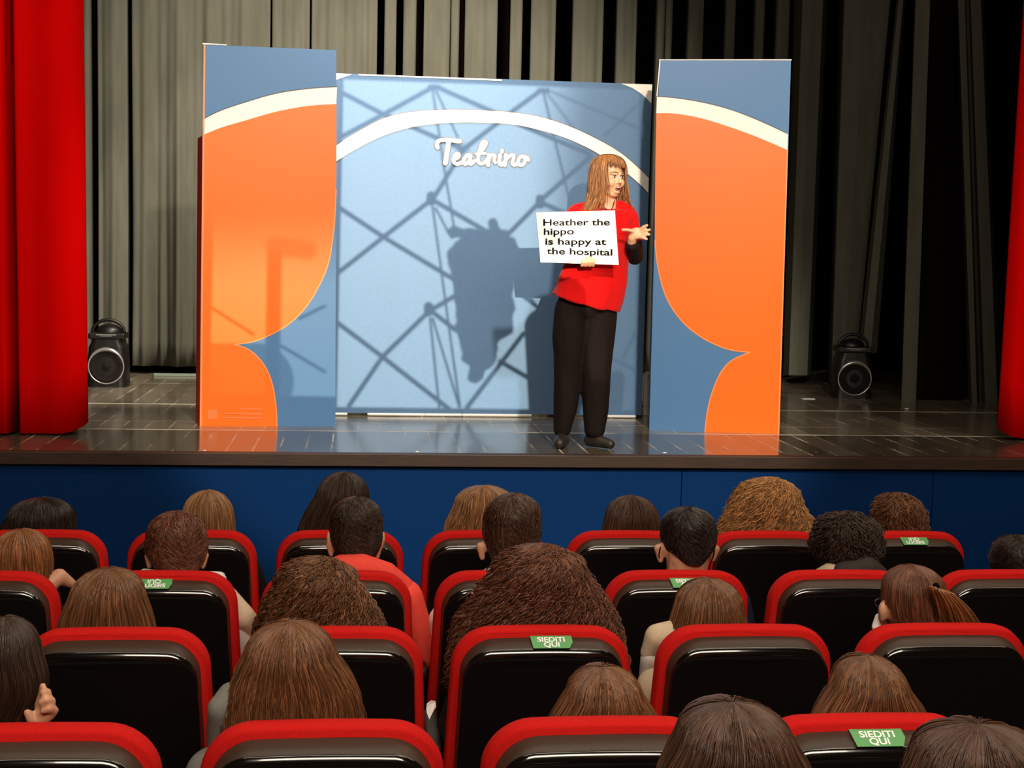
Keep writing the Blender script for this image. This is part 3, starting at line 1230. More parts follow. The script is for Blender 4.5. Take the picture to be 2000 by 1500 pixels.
def loft_seat(rings, **kw):
    bm = bmesh.new()
    R = []
    for y, ins in rings:
        R.append([bm.verts.new(shear(x, y, z)) for x, z in outline(ins, **kw)])
    for A, B in zip(R[:-1], R[1:]):
        for i in range(len(A)):
            j = (i + 1) % len(A)
            bm.faces.new((A[i], A[j], B[j], B[i]))
    bm.faces.new(R[0])
    bm.faces.new(R[-1][::-1])
    return bm


SEATS = []


def build_seat():
    t = thing('theatre_seat', 'x', 'seat')
    obj('backrest_cushion', loft_seat([(0.026, 0.006), (0.034, 0.0), (0.060, -0.003), (0.085, 0.0), (0.100, 0.010), (0.110, 0.03)]), M['seat_red'], t, True)
    sh = obj('backrest_shell', loft_seat([(0.034, 0.019), (0.026, 0.020), (0.004, 0.030), (-0.016, 0.039), (-0.0185, 0.043), (-0.010, 0.060)], zb=0.22), M['seat_black'], t, True)
    obj('rear_trim', loft_seat([(-0.010, 0.0385), (-0.0180, 0.0395), (-0.0195, 0.0410), (-0.0226, 0.0455), (-0.0251, 0.0505), (-0.0268, 0.0555), (-0.0274, 0.060), (-0.020, 0.064)], zb=0.235), M['seat_trim'], t, True)
    obj('rear_panel', loft_seat([(-0.018, 0.0600), (-0.0262, 0.0605), (-0.0262, 0.070)], zb=0.24), M['seat_panel'], t, True)
    bm = bmesh.new()
    bx(bm, (-0.225, 0.17, 0.40), (0.225, 0.58, 0.50), 0.035, 3)
    obj('seat_cushion', bm, M['seat_red'], t, True)
    bm = bmesh.new()
    bx(bm, (-0.04, 0.2, 0.0), (0.04, 0.34, 0.40), 0.01)
    bx(bm, (-0.12, 0.12, 0.0), (0.12, 0.42, 0.02), 0.005)
    obj('pedestal', bm, M['seat_metal'], t)
    for s in (-1,):
        bm = bmesh.new()
        bx(bm, (s * 0.275 - 0.022, 0.14, 0.60), (s * 0.275 + 0.022, 0.46, 0.635), 0.01)
        bx(bm, (s * 0.275 - 0.015, 0.17, 0.0), (s * 0.275 + 0.015, 0.30, 0.60), 0.006)
        obj('armrest', bm, M['seat_metal'], t, True)
    return t


seat0 = build_seat()


def dup(root):
    r = root.copy()
    C.objects.link(r)
    for ch in list(root.children):
        c = ch.copy()
        C.objects.link(c)
        c.parent = r
        for g in ch.children:
            d = g.copy()
            C.objects.link(d)
            d.parent = c
    return r


def sticker(seat, cx, flip, lines=('SIEDITI', 'QUI')):
    """green notice stuck on the sloping plastic band"""
    w, hgt = 0.054, 0.0145
    bm = bmesh.new()
    zc, yc = 0.9515, -0.001
    a = shear(0, 0.026, 0.957)
    b = shear(0, -0.016, 0.943)
    A, B = Vector((0, 0.024, 0.9615)), Vector((0, -0.020, 0.9435))
    A = Vector(shear(0, 0.024, 0.962))
    B = Vector(shear(0, -0.021, 0.9405))
    d = (B - A)
    nrm = Vector((0, d.z, -d.y)).normalized()
    if nrm.y > 0:
        nrm = -nrm
    A += nrm * 0.0035
    B += nrm * 0.0035
    pts = [A + Vector((-w, 0, 0)), A + Vector((w, 0, 0)), A.lerp(B, 0.5) + Vector((w + 0.002, 0, 0)), B + Vector((w - 0.008, 0, 0)), B + Vector((-w + 0.005, 0, 0))]
    f = bm.faces.new([bm.verts.new(p) for p in pts])
    f.normal_update()
    if f.normal.dot(nrm) < 0:
        f.normal_flip()
    s = obj('sticker', bm, M['green'], seat)
    s.location = (cx, 0, 0)
    solid(s, 0.0008)
    L = (B - A).length
    s['label'] = 'small green notice with white capitals'
    X, Yv = Vector((1, 0, 0)), -(B - A).normalized()
    me = text_mesh('\n'.join(lines), 0.030, 0.0003, 0.0007, 'CENTER', 0.78)
    mid = A.lerp(B, 0.5)
    if flip:
        X, Yv = -X, -Yv
    me.transform(Matrix.Translation((0, 0.0005, 0)))
    R3 = Matrix((X, Yv, X.cross(Yv))).transposed().to_4x4()
    me.transform(Matrix.Translation(mid + nrm * 0.001) @ R3 @ Matrix.Diagonal((0.80, L / 0.058, 1, 1)))
    link('sticker_lettering', me, M['letter'], s)
    return s


GX = [-1.16, -0.61, -0.06, 0.49, 1.04, 1.59, 2.15]
ORD = ['first', 'second', 'third', 'fourth', 'fifth', 'sixth', 'seventh']
ROWDESC = {'A': 'in the row nearest the camera', 'B': 'in the second row from the camera', 'C': 'in the second row from the stage', 'D': 'in the row nearest the stage'}
SIT = {}
first = True
NOTES = {('D', 6): 'bearing a green notice, in front of the curly brown-haired child', ('C', 1): 'bearing a green notice, behind the boy with white collar',
         ('B', 3): 'bearing a green notice, behind the child with big auburn curls', ('A', 4): 'bearing a green notice, at the lower right corner of the photo',
         ('C', 4): 'with a green notice half hidden by the straight-haired girl'}
for rk, cols in (('D', range(7)), ('C', range(7)), ('B', range(1, 6)), ('A', range(1, 5))):
    cl = list(cols)
    for k, ci in enumerate(cl):
        s = seat0 if first else dup(seat0)
        first = False
        y, zt = ROWS[rk]
        s.location = (GX[ci], y, FLOORZ[rk])
        pos = ORD[k] + ' red theatre seat from the left, ' + ROWDESC[rk]
        s['label'] = pos[0].upper() + pos[1:]
        s['group'] = 'theatre seats in rows'
        SIT[(rk, ci)] = s
for (rk, ci), txt in NOTES.items():
    SIT[(rk, ci)]['label'] = 'red theatre seat ' + txt
sticker(SIT[('B', 3)], 0.018, False)
sticker(SIT[('A', 4)], 0.0, False)
sticker(SIT[('C', 1)], -0.012, True)
sticker(SIT[('D', 6)], 0.010, True)
sticker(SIT[('C', 4)], 0.02, False)


# ------------------------------------------------------------------ hair
def fast_mesh(name, verts, quads, uv=None):
    me = bpy.data.meshes.new(name)
    nv, nf = len(verts), len(quads)
    me.vertices.add(nv)
    me.vertices.foreach_set('co', verts.astype(np.float32).ravel())
    me.loops.add(nf * 4)
    me.loops.foreach_set('vertex_index', quads.astype(np.int32).ravel())
    me.polygons.add(nf)
    me.polygons.foreach_set('loop_start', (np.arange(nf) * 4).astype(np.int32))
    me.polygons.foreach_set('use_smooth', np.ones(nf, dtype=bool))
    if uv is not None:
        lay = me.uv_layers.new(name='UVMap')
        lay.data.foreach_set('uv', uv[quads.ravel()].astype(np.float32).ravel())
    me.update()
    me.validate()
    return me


def strands(paths, rad_, us):
    """paths N,P,3 -> three-sided tapered tubes"""
    N, P, _ = paths.shape
    tan = np.gradient(paths, axis=1)
    tan /= np.linalg.norm(tan, axis=2, keepdims=True) + 1e-9
    ref = np.array([0.3, 1.0, 0.2])
    s = np.cross(tan, ref)
    s /= np.linalg.norm(s, axis=2, keepdims=True) + 1e-9
    w = np.cross(s, tan)
    prof = np.sin(np.linspace(0.35, PI - 0.12, P)) ** 0.5
    r = rad_[:, None] * prof[None, :]
    V = np.zeros((N, P, 3, 3))
    for k in range(3):
        a = 2 * PI * k / 3
        V[:, :, k] = paths + (s * math.cos(a) + w * math.sin(a)) * r[:, :, None]
    idx = np.arange(N * P * 3).reshape(N, P, 3)
    q = []
    for k in range(3):
        k2 = (k + 1) % 3
        q.append(np.stack([idx[:, :-1, k], idx[:, :-1, k2], idx[:, 1:, k2], idx[:, 1:, k]], axis=-1).reshape(-1, 4))
    uv = np.zeros((N, P, 3, 2))
    uv[..., 0] = us[:, None, None]
    uv[..., 1] = np.linspace(0, 1, P)[None, :, None]
    return V.reshape(-1, 3), np.concatenate(q), uv.reshape(-1, 2)


def merge(parts):
    V, Q, U, o = [], [], [], 0
    for v, q, u in parts:
        V.append(v)
        Q.append(q + o)
        U.append(u)
        o += len(v)
    return np.concatenate(V), np.concatenate(Q), np.concatenate(U)


class HairSurf:
    """hair mass measured as outline: top px, then (py, xl, xr) levels; elliptical in depth"""

    def __init__(s, top, prof, Yc, dmax=0.122, face=True, back=0.0):
        cx, ty = top
        # levels
        py0, xl0, xr0 = prof[0]
        L = []
        for a in np.linspace(0, PI / 2, 9)[:-1]:
            f = math.sin(a)                      # width fraction
            g = 1 - math.cos(a)                  # height fraction
            mx = cx + ((xl0 + xr0) / 2 - cx) * g
            hw = (xr0 - xl0) / 2 * f
            L.append((ty + (py0 - ty) * g, mx - hw, mx + hw, f))
        pr = crom([Vector(p) for p in prof], 4)
        for p in pr:
            L.append((p[0], p[1], p[2], 1.0))
        s.z, s.c, s.w, s.d = [], [], [], []
        for py, xl, xr, f in L:
            a, b = aty(xl, py, Yc), aty(xr, py, Yc)
            s.z.append((a.z + b.z) / 2)
            s.c.append(((a.x + b.x) / 2, Yc))
            s.w.append((b.x - a.x) / 2)
            s.d.append(f)
        s.z = np.array(s.z)
        s.c = np.array(s.c)
        s.w = np.array(s.w)
        s.ztop = s.z[0]
        wm = max(s.w[8:14])
        dd = min(dmax, wm * 1.12)
        f = np.array(s.d)
        drop = np.clip((s.ztop - s.z - 0.20) / 0.15, 0, 1)
        s.d = np.minimum(dd * f, dd) * (1 - 0.15 * drop)
        s.c[:, 1] -= 0.02 * drop + back * f
        # arc-length parametrisation
        st = np.sqrt(np.diff(s.z) ** 2 + np.diff(s.w) ** 2) + 1e-6
        s.t = np.concatenate([[0], np.cumsum(st)])
        s.len = s.t[-1]
        s.t /= s.t[-1]
        s.face = face
        s.tface = np.interp(0.075, s.ztop - s.z, s.t) if s.ztop - s.z[-1] > 0.075 else 1.0

    def at(s, phi, t):
        z = np.interp(t, s.t, s.z)
        cx = np.interp(t, s.t, s.c[:, 0])
        cy = np.interp(t, s.t, s.c[:, 1])
        w = np.interp(t, s.t, s.w)
        d = np.interp(t, s.t, s.d)
        return np.stack([cx + w * np.cos(phi), cy + d * np.sin(phi), z], axis=-1)


def hair(name, hs, m, parent, kind='straight', n=900, seed=0, thick=0.0016, part=0.0):
    rng = np.random.default_rng(seed)
    A, T = 72, 30
    ph = np.linspace(0, 2 * PI, A, endpoint=False)
    tt = np.linspace(0, 1, T) ** 0.9
    PH, TT = np.meshgrid(ph, tt, indexing='ij')
    base = hs.at(PH, TT)
    cen = np.stack([np.interp(TT, hs.t, hs.c[:, 0]), np.interp(TT, hs.t, hs.c[:, 1]), base[..., 2]], axis=-1)
    # clump grooves following the strands, curls as bumps
    g = np.zeros_like(TT)
    k = rng.uniform(0, 6.28, 6)
    if kind in ('straight', 'wavy'):
        sh = PH + (0.10 if kind == 'wavy' else 0.03) * np.sin(TT * 9 + k[0])
        g = 0.020 * np.sin(sh * 17 + k[1]) + 0.016 * np.sin(sh * 29 + k[2]) + 0.012 * np.sin(sh * 47 + k[3] + 2 * TT)
    scl = 0.955 + g * np.clip(TT * 3, 0, 1)
    if kind in ('curly', 'shortcurly'):
        nb = np.zeros_like(TT)
        fl = base.reshape(-1, 3)
        f1 = 26 if kind == 'curly' else 42
        nb = np.array([noise.noise(Vector(p) * f1 + Vector((seed, 0, 0))) + 0.6 * noise.noise(Vector(p) * f1 * 2.2) for p in fl]).reshape(TT.shape)
        scl = 0.91 + 0.10 * nb * np.clip(TT * 4, 0, 1)
    if hs.face:
        fr = (np.sin(PH) > 0.45) & (TT > hs.tface)
        scl = np.where(fr, 0.45, scl)
    V = cen + (base - cen) * scl[..., None]
    V[:, :, 2] = base[:, :, 2] - (1 - scl) * 0.1 * (1 - np.clip(TT * 2.5, 0, 1)) * 0.5
    idx = np.arange(A * T).reshape(A, T)
    q = np.stack([idx, np.roll(idx, -1, 0)], 0)
    Q = np.stack([q[0][:, :-1], q[1][:, :-1], q[1][:, 1:], q[0][:, 1:]], axis=-1).reshape(-1, 4)
    UV = np.stack([PH / (2 * PI), TT], axis=-1).reshape(-1, 2)
    parts = [(V.reshape(-1, 3), Q, UV)]
    # strands
    P = {'straight': 12, 'wavy': 20, 'curly': 34, 'short': 5, 'shortcurly': 12}[kind]
    # mostly on the camera side (back of the head) and sides
    phi = rng.uniform(PI * 0.93, PI * 2.07, n) if hs.face else rng.uniform(0, 2 * PI, n)
    few = rng.random(n) < 0.12
    phi = np.where(few, rng.uniform(0, 2 * PI, n), phi)
    front = (np.sin(phi) > 0.45)
    s = np.linspace(0, 1, P)
    if kind in ('short', 'shortcurly'):
        t0 = rng.uniform(0.0, 0.97, n) ** 0.8
        ln = rng.uniform(0.05, 0.11, n) if kind == 'short' else rng.uniform(0.08, 0.16, n)
        t1 = np.minimum(t0 + ln, 1)
        if hs.face:
            t0 = np.where(front, t0 * hs.tface * 0.8, t0)
            t1 = np.where(front, t0 + 0.04, t1)
        t = t0[:, None] + (t1 - t0)[:, None] * s
        sw = rng.normal(0, 0.10, n)[:, None] * s
        p = phi[:, None] + sw + 0.25 * s * np.sin(phi[:, None] * 3)
        lift_ = 1.0 + 0.012 + 0.02 * rng.random(n)[:, None] * s
    else:
        t0 = rng.uniform(0.0, 0.16, n)
        late = rng.random(n) < 0.45
        t0 = np.where(late, rng.uniform(0.1, 0.65, n), t0)
        t1 = np.where(front, hs.tface, rng.uniform(0.86, 1.0, n))
        t0 = np.minimum(t0, t1 - 0.05)
        t = t0[:, None] + (t1 - t0)[:, None] * s
        p = phi[:, None] + 0.05 * rng.normal(0, 1, n)[:, None] * s
        # clumping towards groove crests
        p = p + 0.035 * np.sin(phi[:, None] * 24 + k[4]) * s
        lift_ = rng.uniform(0.965, 1.035, n)[:, None] + 0 * s
        if kind == 'curly':
            mid_ = rng.uniform(0.02, 0.95, n)
            half = rng.uniform(0.05, 0.13, n) / hs.len
            t1 = np.where(front, t1, np.minimum(mid_ + half, 1.0))
            t0 = np.where(front, t0, np.maximum(mid_ - half, 0.0))
            t = t0[:, None] + (t1 - t0)[:, None] * s
            p = phi[:, None] + 0.12 * rng.normal(0, 1, n)[:, None] * (s - 0.5)
            lift_ = rng.uniform(0.93, 1.06, n)[:, None] + 0 * s
        fly = rng.random(n) < 0.06
        lift_ = np.where(fly[:, None], lift_ + 0.05 * s, lift_)
    pos = hs.at(p, np.clip(t, 0, 1))
    c3 = np.stack([np.interp(t, hs.t, hs.c[:, 0]), np.interp(t, hs.t, hs.c[:, 1]), pos[..., 2]], axis=-1)
    pos = c3 + (pos - c3) * lift_[..., None]
    L = hs.len
    if kind == 'wavy':
        a = rng.uniform(0, 6.28, n)[:, None]
        pos[..., 0] += 0.006 * np.sin(t * L * 60 + a) * s
        pos[..., 2] += 0.004 * np.cos(t * L * 60 + a) * s
    if kind in ('curly', 'shortcurly'):
        a = rng.uniform(0, 6.28, n)[:, None]
        fr_ = rng.uniform(85, 165, n)[:, None]
        am = rng.uniform(0.004, 0.011, n)[:, None] * (0.8 if kind == 'shortcurly' else 1.0)
        pos[..., 0] += am * np.sin(t * L * fr_ + a)
        pos[..., 1] += am * np.cos(t * L * fr_ + a)
        pos[..., 2] += am * 0.6 * np.sin(t * L * fr_ * 0.7 + a)
        stray = rng.normal(0, 0.006, (n, 1))
        pos[..., 0] += stray * s * np.sign(np.cos(p))
    rr = rng.uniform(0.6, 1.4, n) * thick * (1.25 if kind == 'curly' else 1.0)
    parts.append(strands(pos, rr, rng.uniform(0, 1, n)))
    V, Q, U = merge(parts)
    V = (V - np.array(parent.location)[None, :]) / parent.scale[0]
    return link(name, fast_mesh(name, V, Q, U), m, parent)


# ------------------------------------------------------------------ seated people
def body_prims(extra=(), mirror=True):
    bm = bmesh.new()
    # head
    ball(bm, (0, 0.012, 1.085), (0.079, 0.094, 0.100), seg=24)
    ball(bm, (0, 0.045, 1.035), (0.060, 0.062, 0.075), seg=20)
    ball(bm, (0, 0.080, 0.985), (0.026, 0.024, 0.024))
    taper(bm, (0, 0.100, 1.065), (0, 0.118, 1.035), 0.008, 0.013, 10)
    taper(bm, (-0.04, 0.088, 1.083), (0.04, 0.088, 1.083), 0.011, 0.011, 10)
    for s in (-1, 1):
        ball(bm, (s * 0.084, 0.012, 1.052), (0.013, 0.020, 0.033))
        ball(bm, (s * 0.091, 0.002, 1.060), (0.008, 0.012, 0.024))
    chain(bm, [((0, 0.0, 1.03), 0.056), ((0, -0.012, 0.96), 0.056), ((0, -0.015, 0.90), 0.064)])
    # trunk
    chain(bm, [((-0.10, -0.01, 0.868), 0.055), ((0.10, -0.01, 0.868), 0.055)])
    ball(bm, (0, 0.0, 0.78), (0.155, 0.100, 0.14))
    ball(bm, (0, 0.01, 0.62), (0.135, 0.095, 0.15))
    ball(bm, (0, 0.02, 0.535), (0.155, 0.115, 0.10))
    for s in (-1, 1):
        chain(bm, [((s * 0.165, -0.005, 0.855), 0.052), ((s * 0.235, 0.03, 0.65), 0.042), ((s * 0.20, 0.24, 0.60), 0.030), ((s * 0.19, 0.30, 0.595), 0.026)])
        bx(bm, (s * 0.185 - 0.036, 0.29, 0.575), (s * 0.185 + 0.036, 0.385, 0.605), 0.012)
        for i in range(4):
            x = s * 0.185 - 0.03 + i * 0.020
            chain(bm, [((x, 0.375, 0.592), 0.010), ((x, 0.425 + 0.008 * (1 - abs(i - 1.5)), 0.588), 0.009), ((x, 0.445, 0.570), 0.008)], 8)
        chain(bm, [((s * 0.15, 0.31, 0.59), 0.012), ((s * 0.125, 0.355, 0.585), 0.010)], 8)
        chain(bm, [((s * 0.085, 0.04, 0.53), 0.085), ((s * 0.105, 0.42, 0.515), 0.060), ((s * 0.11, 0.45, 0.30), 0.050), ((s * 0.11, 0.43, 0.09), 0.036)])
        chain(bm, [((s * 0.11, 0.43, 0.05), 0.036), ((s * 0.115, 0.56, 0.035), 0.026)])
    for c_ in extra:
        chain(bm, c_, 10)
    return bm


BODY = vox('body', body_prims(), M['skin_a'], None, 0.009, 3)
BODY_MESH = BODY.data
bpy.data.objects.remove(BODY)


def top_prims(kind):
    bm = bmesh.new()
    k = 0.014
    chain(bm, [((-0.11, -0.01, 0.868), 0.062), ((0.11, -0.01, 0.868), 0.062)])
    ball(bm, (0, 0.0, 0.78), (0.155 + k, 0.100 + k, 0.15))
    ball(bm, (0, 0.01, 0.62), (0.135 + k, 0.095 + k, 0.15))
    ball(bm, (0, 0.02, 0.545), (0.155 + k, 0.115 + k, 0.085))
    for s in (-1, 1):
        chain(bm, [((s * 0.165, -0.005, 0.855), 0.066), ((s * 0.235, 0.03, 0.65), 0.055), ((s * 0.20, 0.24, 0.60), 0.043)])
    if kind in ('collar', 'hood'):
        tube(bm, [(0.080 * math.cos(a), -0.010 + 0.072 * math.sin(a), 0.928 - 0.012 * math.sin(a)) for a in np.linspace(0, 2 * PI, 20)[:-1]], 0.022, 10, True)
    if kind == 'hood':
        for a in np.linspace(PI * 1.0, PI * 2.0, 9):
            ball(bm, (0.108 * math.cos(a), -0.020 + 0.060 * math.sin(a), 0.935), (0.038, 0.034, 0.048))
        ball(bm, (0, -0.085, 0.90), (0.10, 0.035, 0.065))
    return bm


TOPS = {}
for k_ in ('plain', 'collar', 'hood'):
    o = vox('top', top_prims(k_), None, None, 0.010, 4)
    TOPS[k_] = o.data
    bpy.data.objects.remove(o)
bm = bmesh.new()
for s in (-1, 1):
    chain(bm, [((s * 0.085, 0.04, 0.53), 0.097), ((s * 0.105, 0.42, 0.515), 0.072), ((s * 0.11, 0.45, 0.30), 0.062), ((s * 0.11, 0.43, 0.11), 0.055)])
ball(bm, (0, 0.02, 0.53), (0.165, 0.12, 0.09))
o = vox('trousers', bm, None, None, 0.012, 3)
PANTS = o.data
bpy.data.objects.remove(o)
bm = bmesh.new()
for s in (-1, 1):
    chain(bm, [((s * 0.11, 0.42, 0.05), 0.048), ((s * 0.117, 0.58, 0.036), 0.036)])
o = vox('shoes', bm, None, None, 0.010, 2)
SHOES = o.data
bpy.data.objects.remove(o)

CL = {}


def cloth(name, c):
    if name not in CL:
        CL[name] = mat('cloth_' + name, c, 0.9, spec=0.15, bump=0.2, bscale=30, var=0.05, scale=60)
    return CL[name]


cloth('black', (0.015, 0.011, 0.010))
cloth('grey', (0.19, 0.19, 0.17))
cloth('white', (0.72, 0.68, 0.62))
cloth('coral', (0.88, 0.085, 0.06))
cloth('cream', (0.60, 0.47, 0.33))
cloth('darkgrey', (0.05, 0.04, 0.037))
cloth('beige', (0.62, 0.50, 0.36))
cloth('navy', (0.012, 0.018, 0.045))
cloth('red', (0.45, 0.02, 0.02))


def with_mat(name, me, m, parent):
    o = bpy.data.objects.new(name, me)
    C.objects.link(o)
    o.parent = parent
    if not me.materials:
        me.materials.append(m)
    o.material_slots[0].link = 'OBJECT'
    o.material_slots[0].material = m
    return o


def sitter(label, row, top, prof, hm, kind, cl='black', ck='plain', n=900, hx=None, turn=0.0, thick=0.0016, hk=1.0, extra=None, tophair=0.014, sleeves=(), headw=None, uniq=None, face=True, vx=0.007):
    y, zt = ROWS[row]
    Y = y + 0.285
    ht = aty(top[0], top[1], Y)
    fz = FLOORZ[row]
    if hx is None:
        hx = (prof[0][1] + prof[0][2]) / 2
    X = aty(hx, top[1] + 60, Y).x
    sc_ = (ht.z - tophair - fz) / 1.185
    t = thing('person', label, 'person', (X, Y - 0.012, fz), None)
    t['group'] = 'audience seen from behind'
    t.scale = (sc_, sc_, sc_)
    if uniq:
        loc = [[(((Vector(aty(px, py, Y + dy)) - t.location) / sc_), r) for (px, py, dy, r) in c_] for c_ in uniq]
        b = vox('body', body_prims(loc), M['skin_a'], t, vx, 2)
    else:
        b = with_mat('body', BODY_MESH, M['skin_a'], t)
    with_mat('top', TOPS[ck], CL[cl], t)
    with_mat('trousers', PANTS, CL['navy'], t)
    with_mat('shoes', SHOES, CL['darkgrey'], t)
    hs = HairSurf(top, prof, Y, face=face)
    hair('hair', hs, HM[hm], t, kind, n, seed=hash(label) % 997 if False else sum(map(ord, label)) % 997, thick=thick)
    for nm, cname, pts in sleeves:
        bm = bmesh.new()
        chain(bm, [((aty(px, py, Y + dy) - t.location) / sc_, r) for px, py, dy, r in pts], 14)
        vox(nm, bm, CL[cname] if cname in CL else M[cname], t, 0.008, 3)
    return t, Y, sc_


# row nearest the stage
tP1, _, _ = sitter('dark wavy-haired boy at far left of the row nearest the stage', 'D', (82, 972), [(1010, 14, 143), (1040, 6, 146), (1070, 20, 140)], 'black', 'wavy', n=700)
sitter('light brown straight-haired child beyond the boy with white collar', 'D', (405, 957), [(1005, 358, 455), (1040, 352, 458), (1100, 350, 460)], 'light', 'straight', n=700)
sitter('child with long dark hair leaning, beyond the boy in coral hoodie', 'D', (672, 922), [(965, 620, 719), (1000, 598, 722), (1045, 583, 724), (1100, 580, 725)], 'vdark', 'straight', n=900)
sitter('child with light brown curls half hidden behind a short-haired boy', 'D', (945, 948), [(985, 890, 1005), (1015, 876, 1010), (1045, 868, 1012), (1100, 866, 1012)], 'light', 'wavy', n=900, thick=0.002)
sitter('child with dark straight bob alone against the blue stage front', 'D', (1234, 968), [(1010, 1184, 1284), (1045, 1177, 1290), (1100, 1175, 1292)], 'darkbrown', 'straight', n=700)
sitter('child with bushy golden blonde wavy hair near the stage', 'D', (1500, 934), [(985, 1432, 1560), (1020, 1412, 1582), (1050, 1402, 1588), (1100, 1398, 1590)], 'blonde', 'curly', n=1900, thick=0.0017)
sitter('child with short tight brown curls, rightmost in the row nearest the stage', 'D', (1752, 963), [(1000, 1705, 1800), (1030, 1706, 1806), (1060, 1712, 1800), (1090, 1720, 1790)], 'brown', 'shortcurly', n=1300, thick=0.002)

# second row from the stage
SH = dict(kind='short', n=2200, thick=0.0013)
sitter('auburn-haired child at the left edge, second row from stage, hand raised to shoulder', 'C', (42, 1033), [(1075, -10, 98), (1100, -12, 102), (1140, -5, 98)], 'ginger', 'straight', n=800,
       uniq=[[(70, 1190, 0.0, 0.040), (96, 1140, -0.01, 0.034), (116, 1126, 0.0, 0.030), (140, 1140, 0.03, 0.018)]])
sitter('boy with short brown hair, light ears and white collar', 'C', (345, 998), [(1045, 286, 403), (1075, 285, 405), (1100, 300, 396), (1122, 318, 380)], 'auburn', cl='white', ck='collar', uniq=[[(300, 1082, 0.0, 0.016), (288, 1086, -0.005, 0.012), (292, 1106, 0.0, 0.010)], [(391, 1080, 0.0, 0.016), (402, 1084, -0.005, 0.012), (396, 1106, 0.0, 0.010)]], vx=0.0055, **SH,
       sleeves=[('collar', 'white', [(282, 1122, -0.02, 0.022), (318, 1128, -0.08, 0.024), (370, 1128, -0.09, 0.024), (428, 1130, -0.05, 0.026)]),
                ('sleeve', 'beige', [(430, 1160, 0.0, 0.05), (470, 1205, -0.02, 0.05), (488, 1225, 0.02, 0.045), (470, 1270, 0.05, 0.045)])])
sitter('boy with cropped dark hair wearing a coral red hoodie', 'C', (697, 970), [(1012, 645, 746), (1045, 645, 747), (1068, 652, 742), (1088, 664, 730)], 'vdark', cl='coral', ck='hood', uniq=[[(655, 1066, 0.0, 0.016), (643, 1062, -0.005, 0.012), (647, 1082, 0.0, 0.010)], [(730, 1068, 0.0, 0.016), (741, 1064, -0.005, 0.013), (736, 1088, 0.0, 0.010)]], vx=0.0055, **SH,
       sleeves=[('hood', 'coral', [(668, 1112, -0.09, 0.05), (705, 1110, -0.10, 0.05), (750, 1125, -0.06, 0.05), (785, 1150, -0.02, 0.045)]),
                ('sleeve', 'coral', [(590, 1140, 0.0, 0.05), (545, 1180, 0.0, 0.045)])])
sitter('boy with short brown hair and pale neck between curly-haired children', 'C', (1005, 963), [(1010, 945, 1056), (1045, 944, 1055), (1080, 955, 1045), (1108, 968, 1028)], 'darkbrown', cl='white', ck='collar', uniq=[[(950, 1068, 0.0, 0.016), (937, 1066, -0.005, 0.013), (942, 1088, 0.0, 0.011)], [(1048, 1068, 0.0, 0.016), (1057, 1068, -0.005, 0.012)], [(998, 1090, -0.005, 0.062), (985, 1128, -0.01, 0.058)]], vx=0.0055, **SH,
       sleeves=[('sleeve', 'white', [(900, 1165, 0.0, 0.05), (862, 1210, -0.02, 0.045), (858, 1255, 0.02, 0.04)])])
tQ5, YQ5, sQ5 = sitter('boy with dark faded crop, bare neck and black mask loops round his ears', 'C', (1345, 990), [(1030, 1291, 1397), (1058, 1293, 1396), (1078, 1305, 1384), (1092, 1320, 1370)], 'black', cl='navy', ck='plain', uniq=[[(1298, 1070, 0.0, 0.018), (1284, 1070, -0.005, 0.014), (1290, 1094, 0.0, 0.011)], [(1388, 1070, 0.0, 0.018), (1399, 1072, -0.005, 0.014), (1392, 1092, 0.0, 0.011)], [(1344, 1060, -0.006, 0.085), (1343, 1092, -0.01, 0.076), (1340, 1130, -0.01, 0.070)]], vx=0.0055, **SH)
sitter('child with ruffled dark hair, cream jacket and dark hood', 'C', (1655, 1000), [(1040, 1590, 1714), (1060, 1585, 1720), (1080, 1592, 1716), (1100, 1610, 1700)], 'vdark', 'shortcurly', cl='darkgrey', ck='hood', n=1500, thick=0.002,
       sleeves=[('jacket', 'cream', [(1660, 1128, -0.085, 0.045), (1625, 1125, -0.075, 0.050), (1590, 1145, -0.04, 0.050), (1575, 1165, -0.02, 0.045)]),
                ('hood', 'darkgrey', [(1650, 1120, -0.11, 0.045), (1690, 1108, -0.11, 0.045), (1715, 1125, -0.09, 0.04)])])
sitter('black-haired child at the right edge of the photo, second row from stage', 'C', (1990, 1045), [(1085, 1938, 2045), (1105, 1938, 2048), (1140, 1955, 2040)], 'black', cl='darkgrey', **SH)

# third row
sitter('child with smooth light brown hair at left, just above the second nearest seat row', 'B', (213, 1110), [(1160, 140, 281), (1200, 124, 295), (1240, 116, 301), (1320, 116, 302)], 'brown', 'straight', n=1300)
sitter('child with loose frizzy brown hair behind the coral hoodie boy', 'B', (618, 1090), [(1135, 545, 690), (1180, 520, 722), (1240, 505, 745), (1330, 500, 750)], 'brown', 'curly', n=2200, cl='red', thick=0.0014)
sitter('child with a large mass of dark auburn curls in the middle', 'B', (1055, 1066), [(1115, 968, 1135), (1160, 935, 1168), (1200, 905, 1190), (1240, 890, 1205), (1340, 880, 1215)], 'auburn', 'curly', n=3400, thick=0.0016)
sitter('girl with sleek straight brown hair and cream sleeve, right of the middle', 'B', (1385, 1130), [(1180, 1322, 1446), (1220, 1310, 1457), (1260, 1298, 1461), (1340, 1280, 1466)], 'brown', 'straight', n=1300, cl='cream',
       sleeves=[('shoulder', 'cream', [(1325, 1240, 0.0, 0.052), (1285, 1245, -0.01, 0.045), (1268, 1275, 0.0, 0.03)]),
                ('sleeve', 'white', [(1272, 1285, 0.0, 0.036), (1268, 1330, 0.04, 0.036), (1285, 1385, 0.08, 0.036)])])
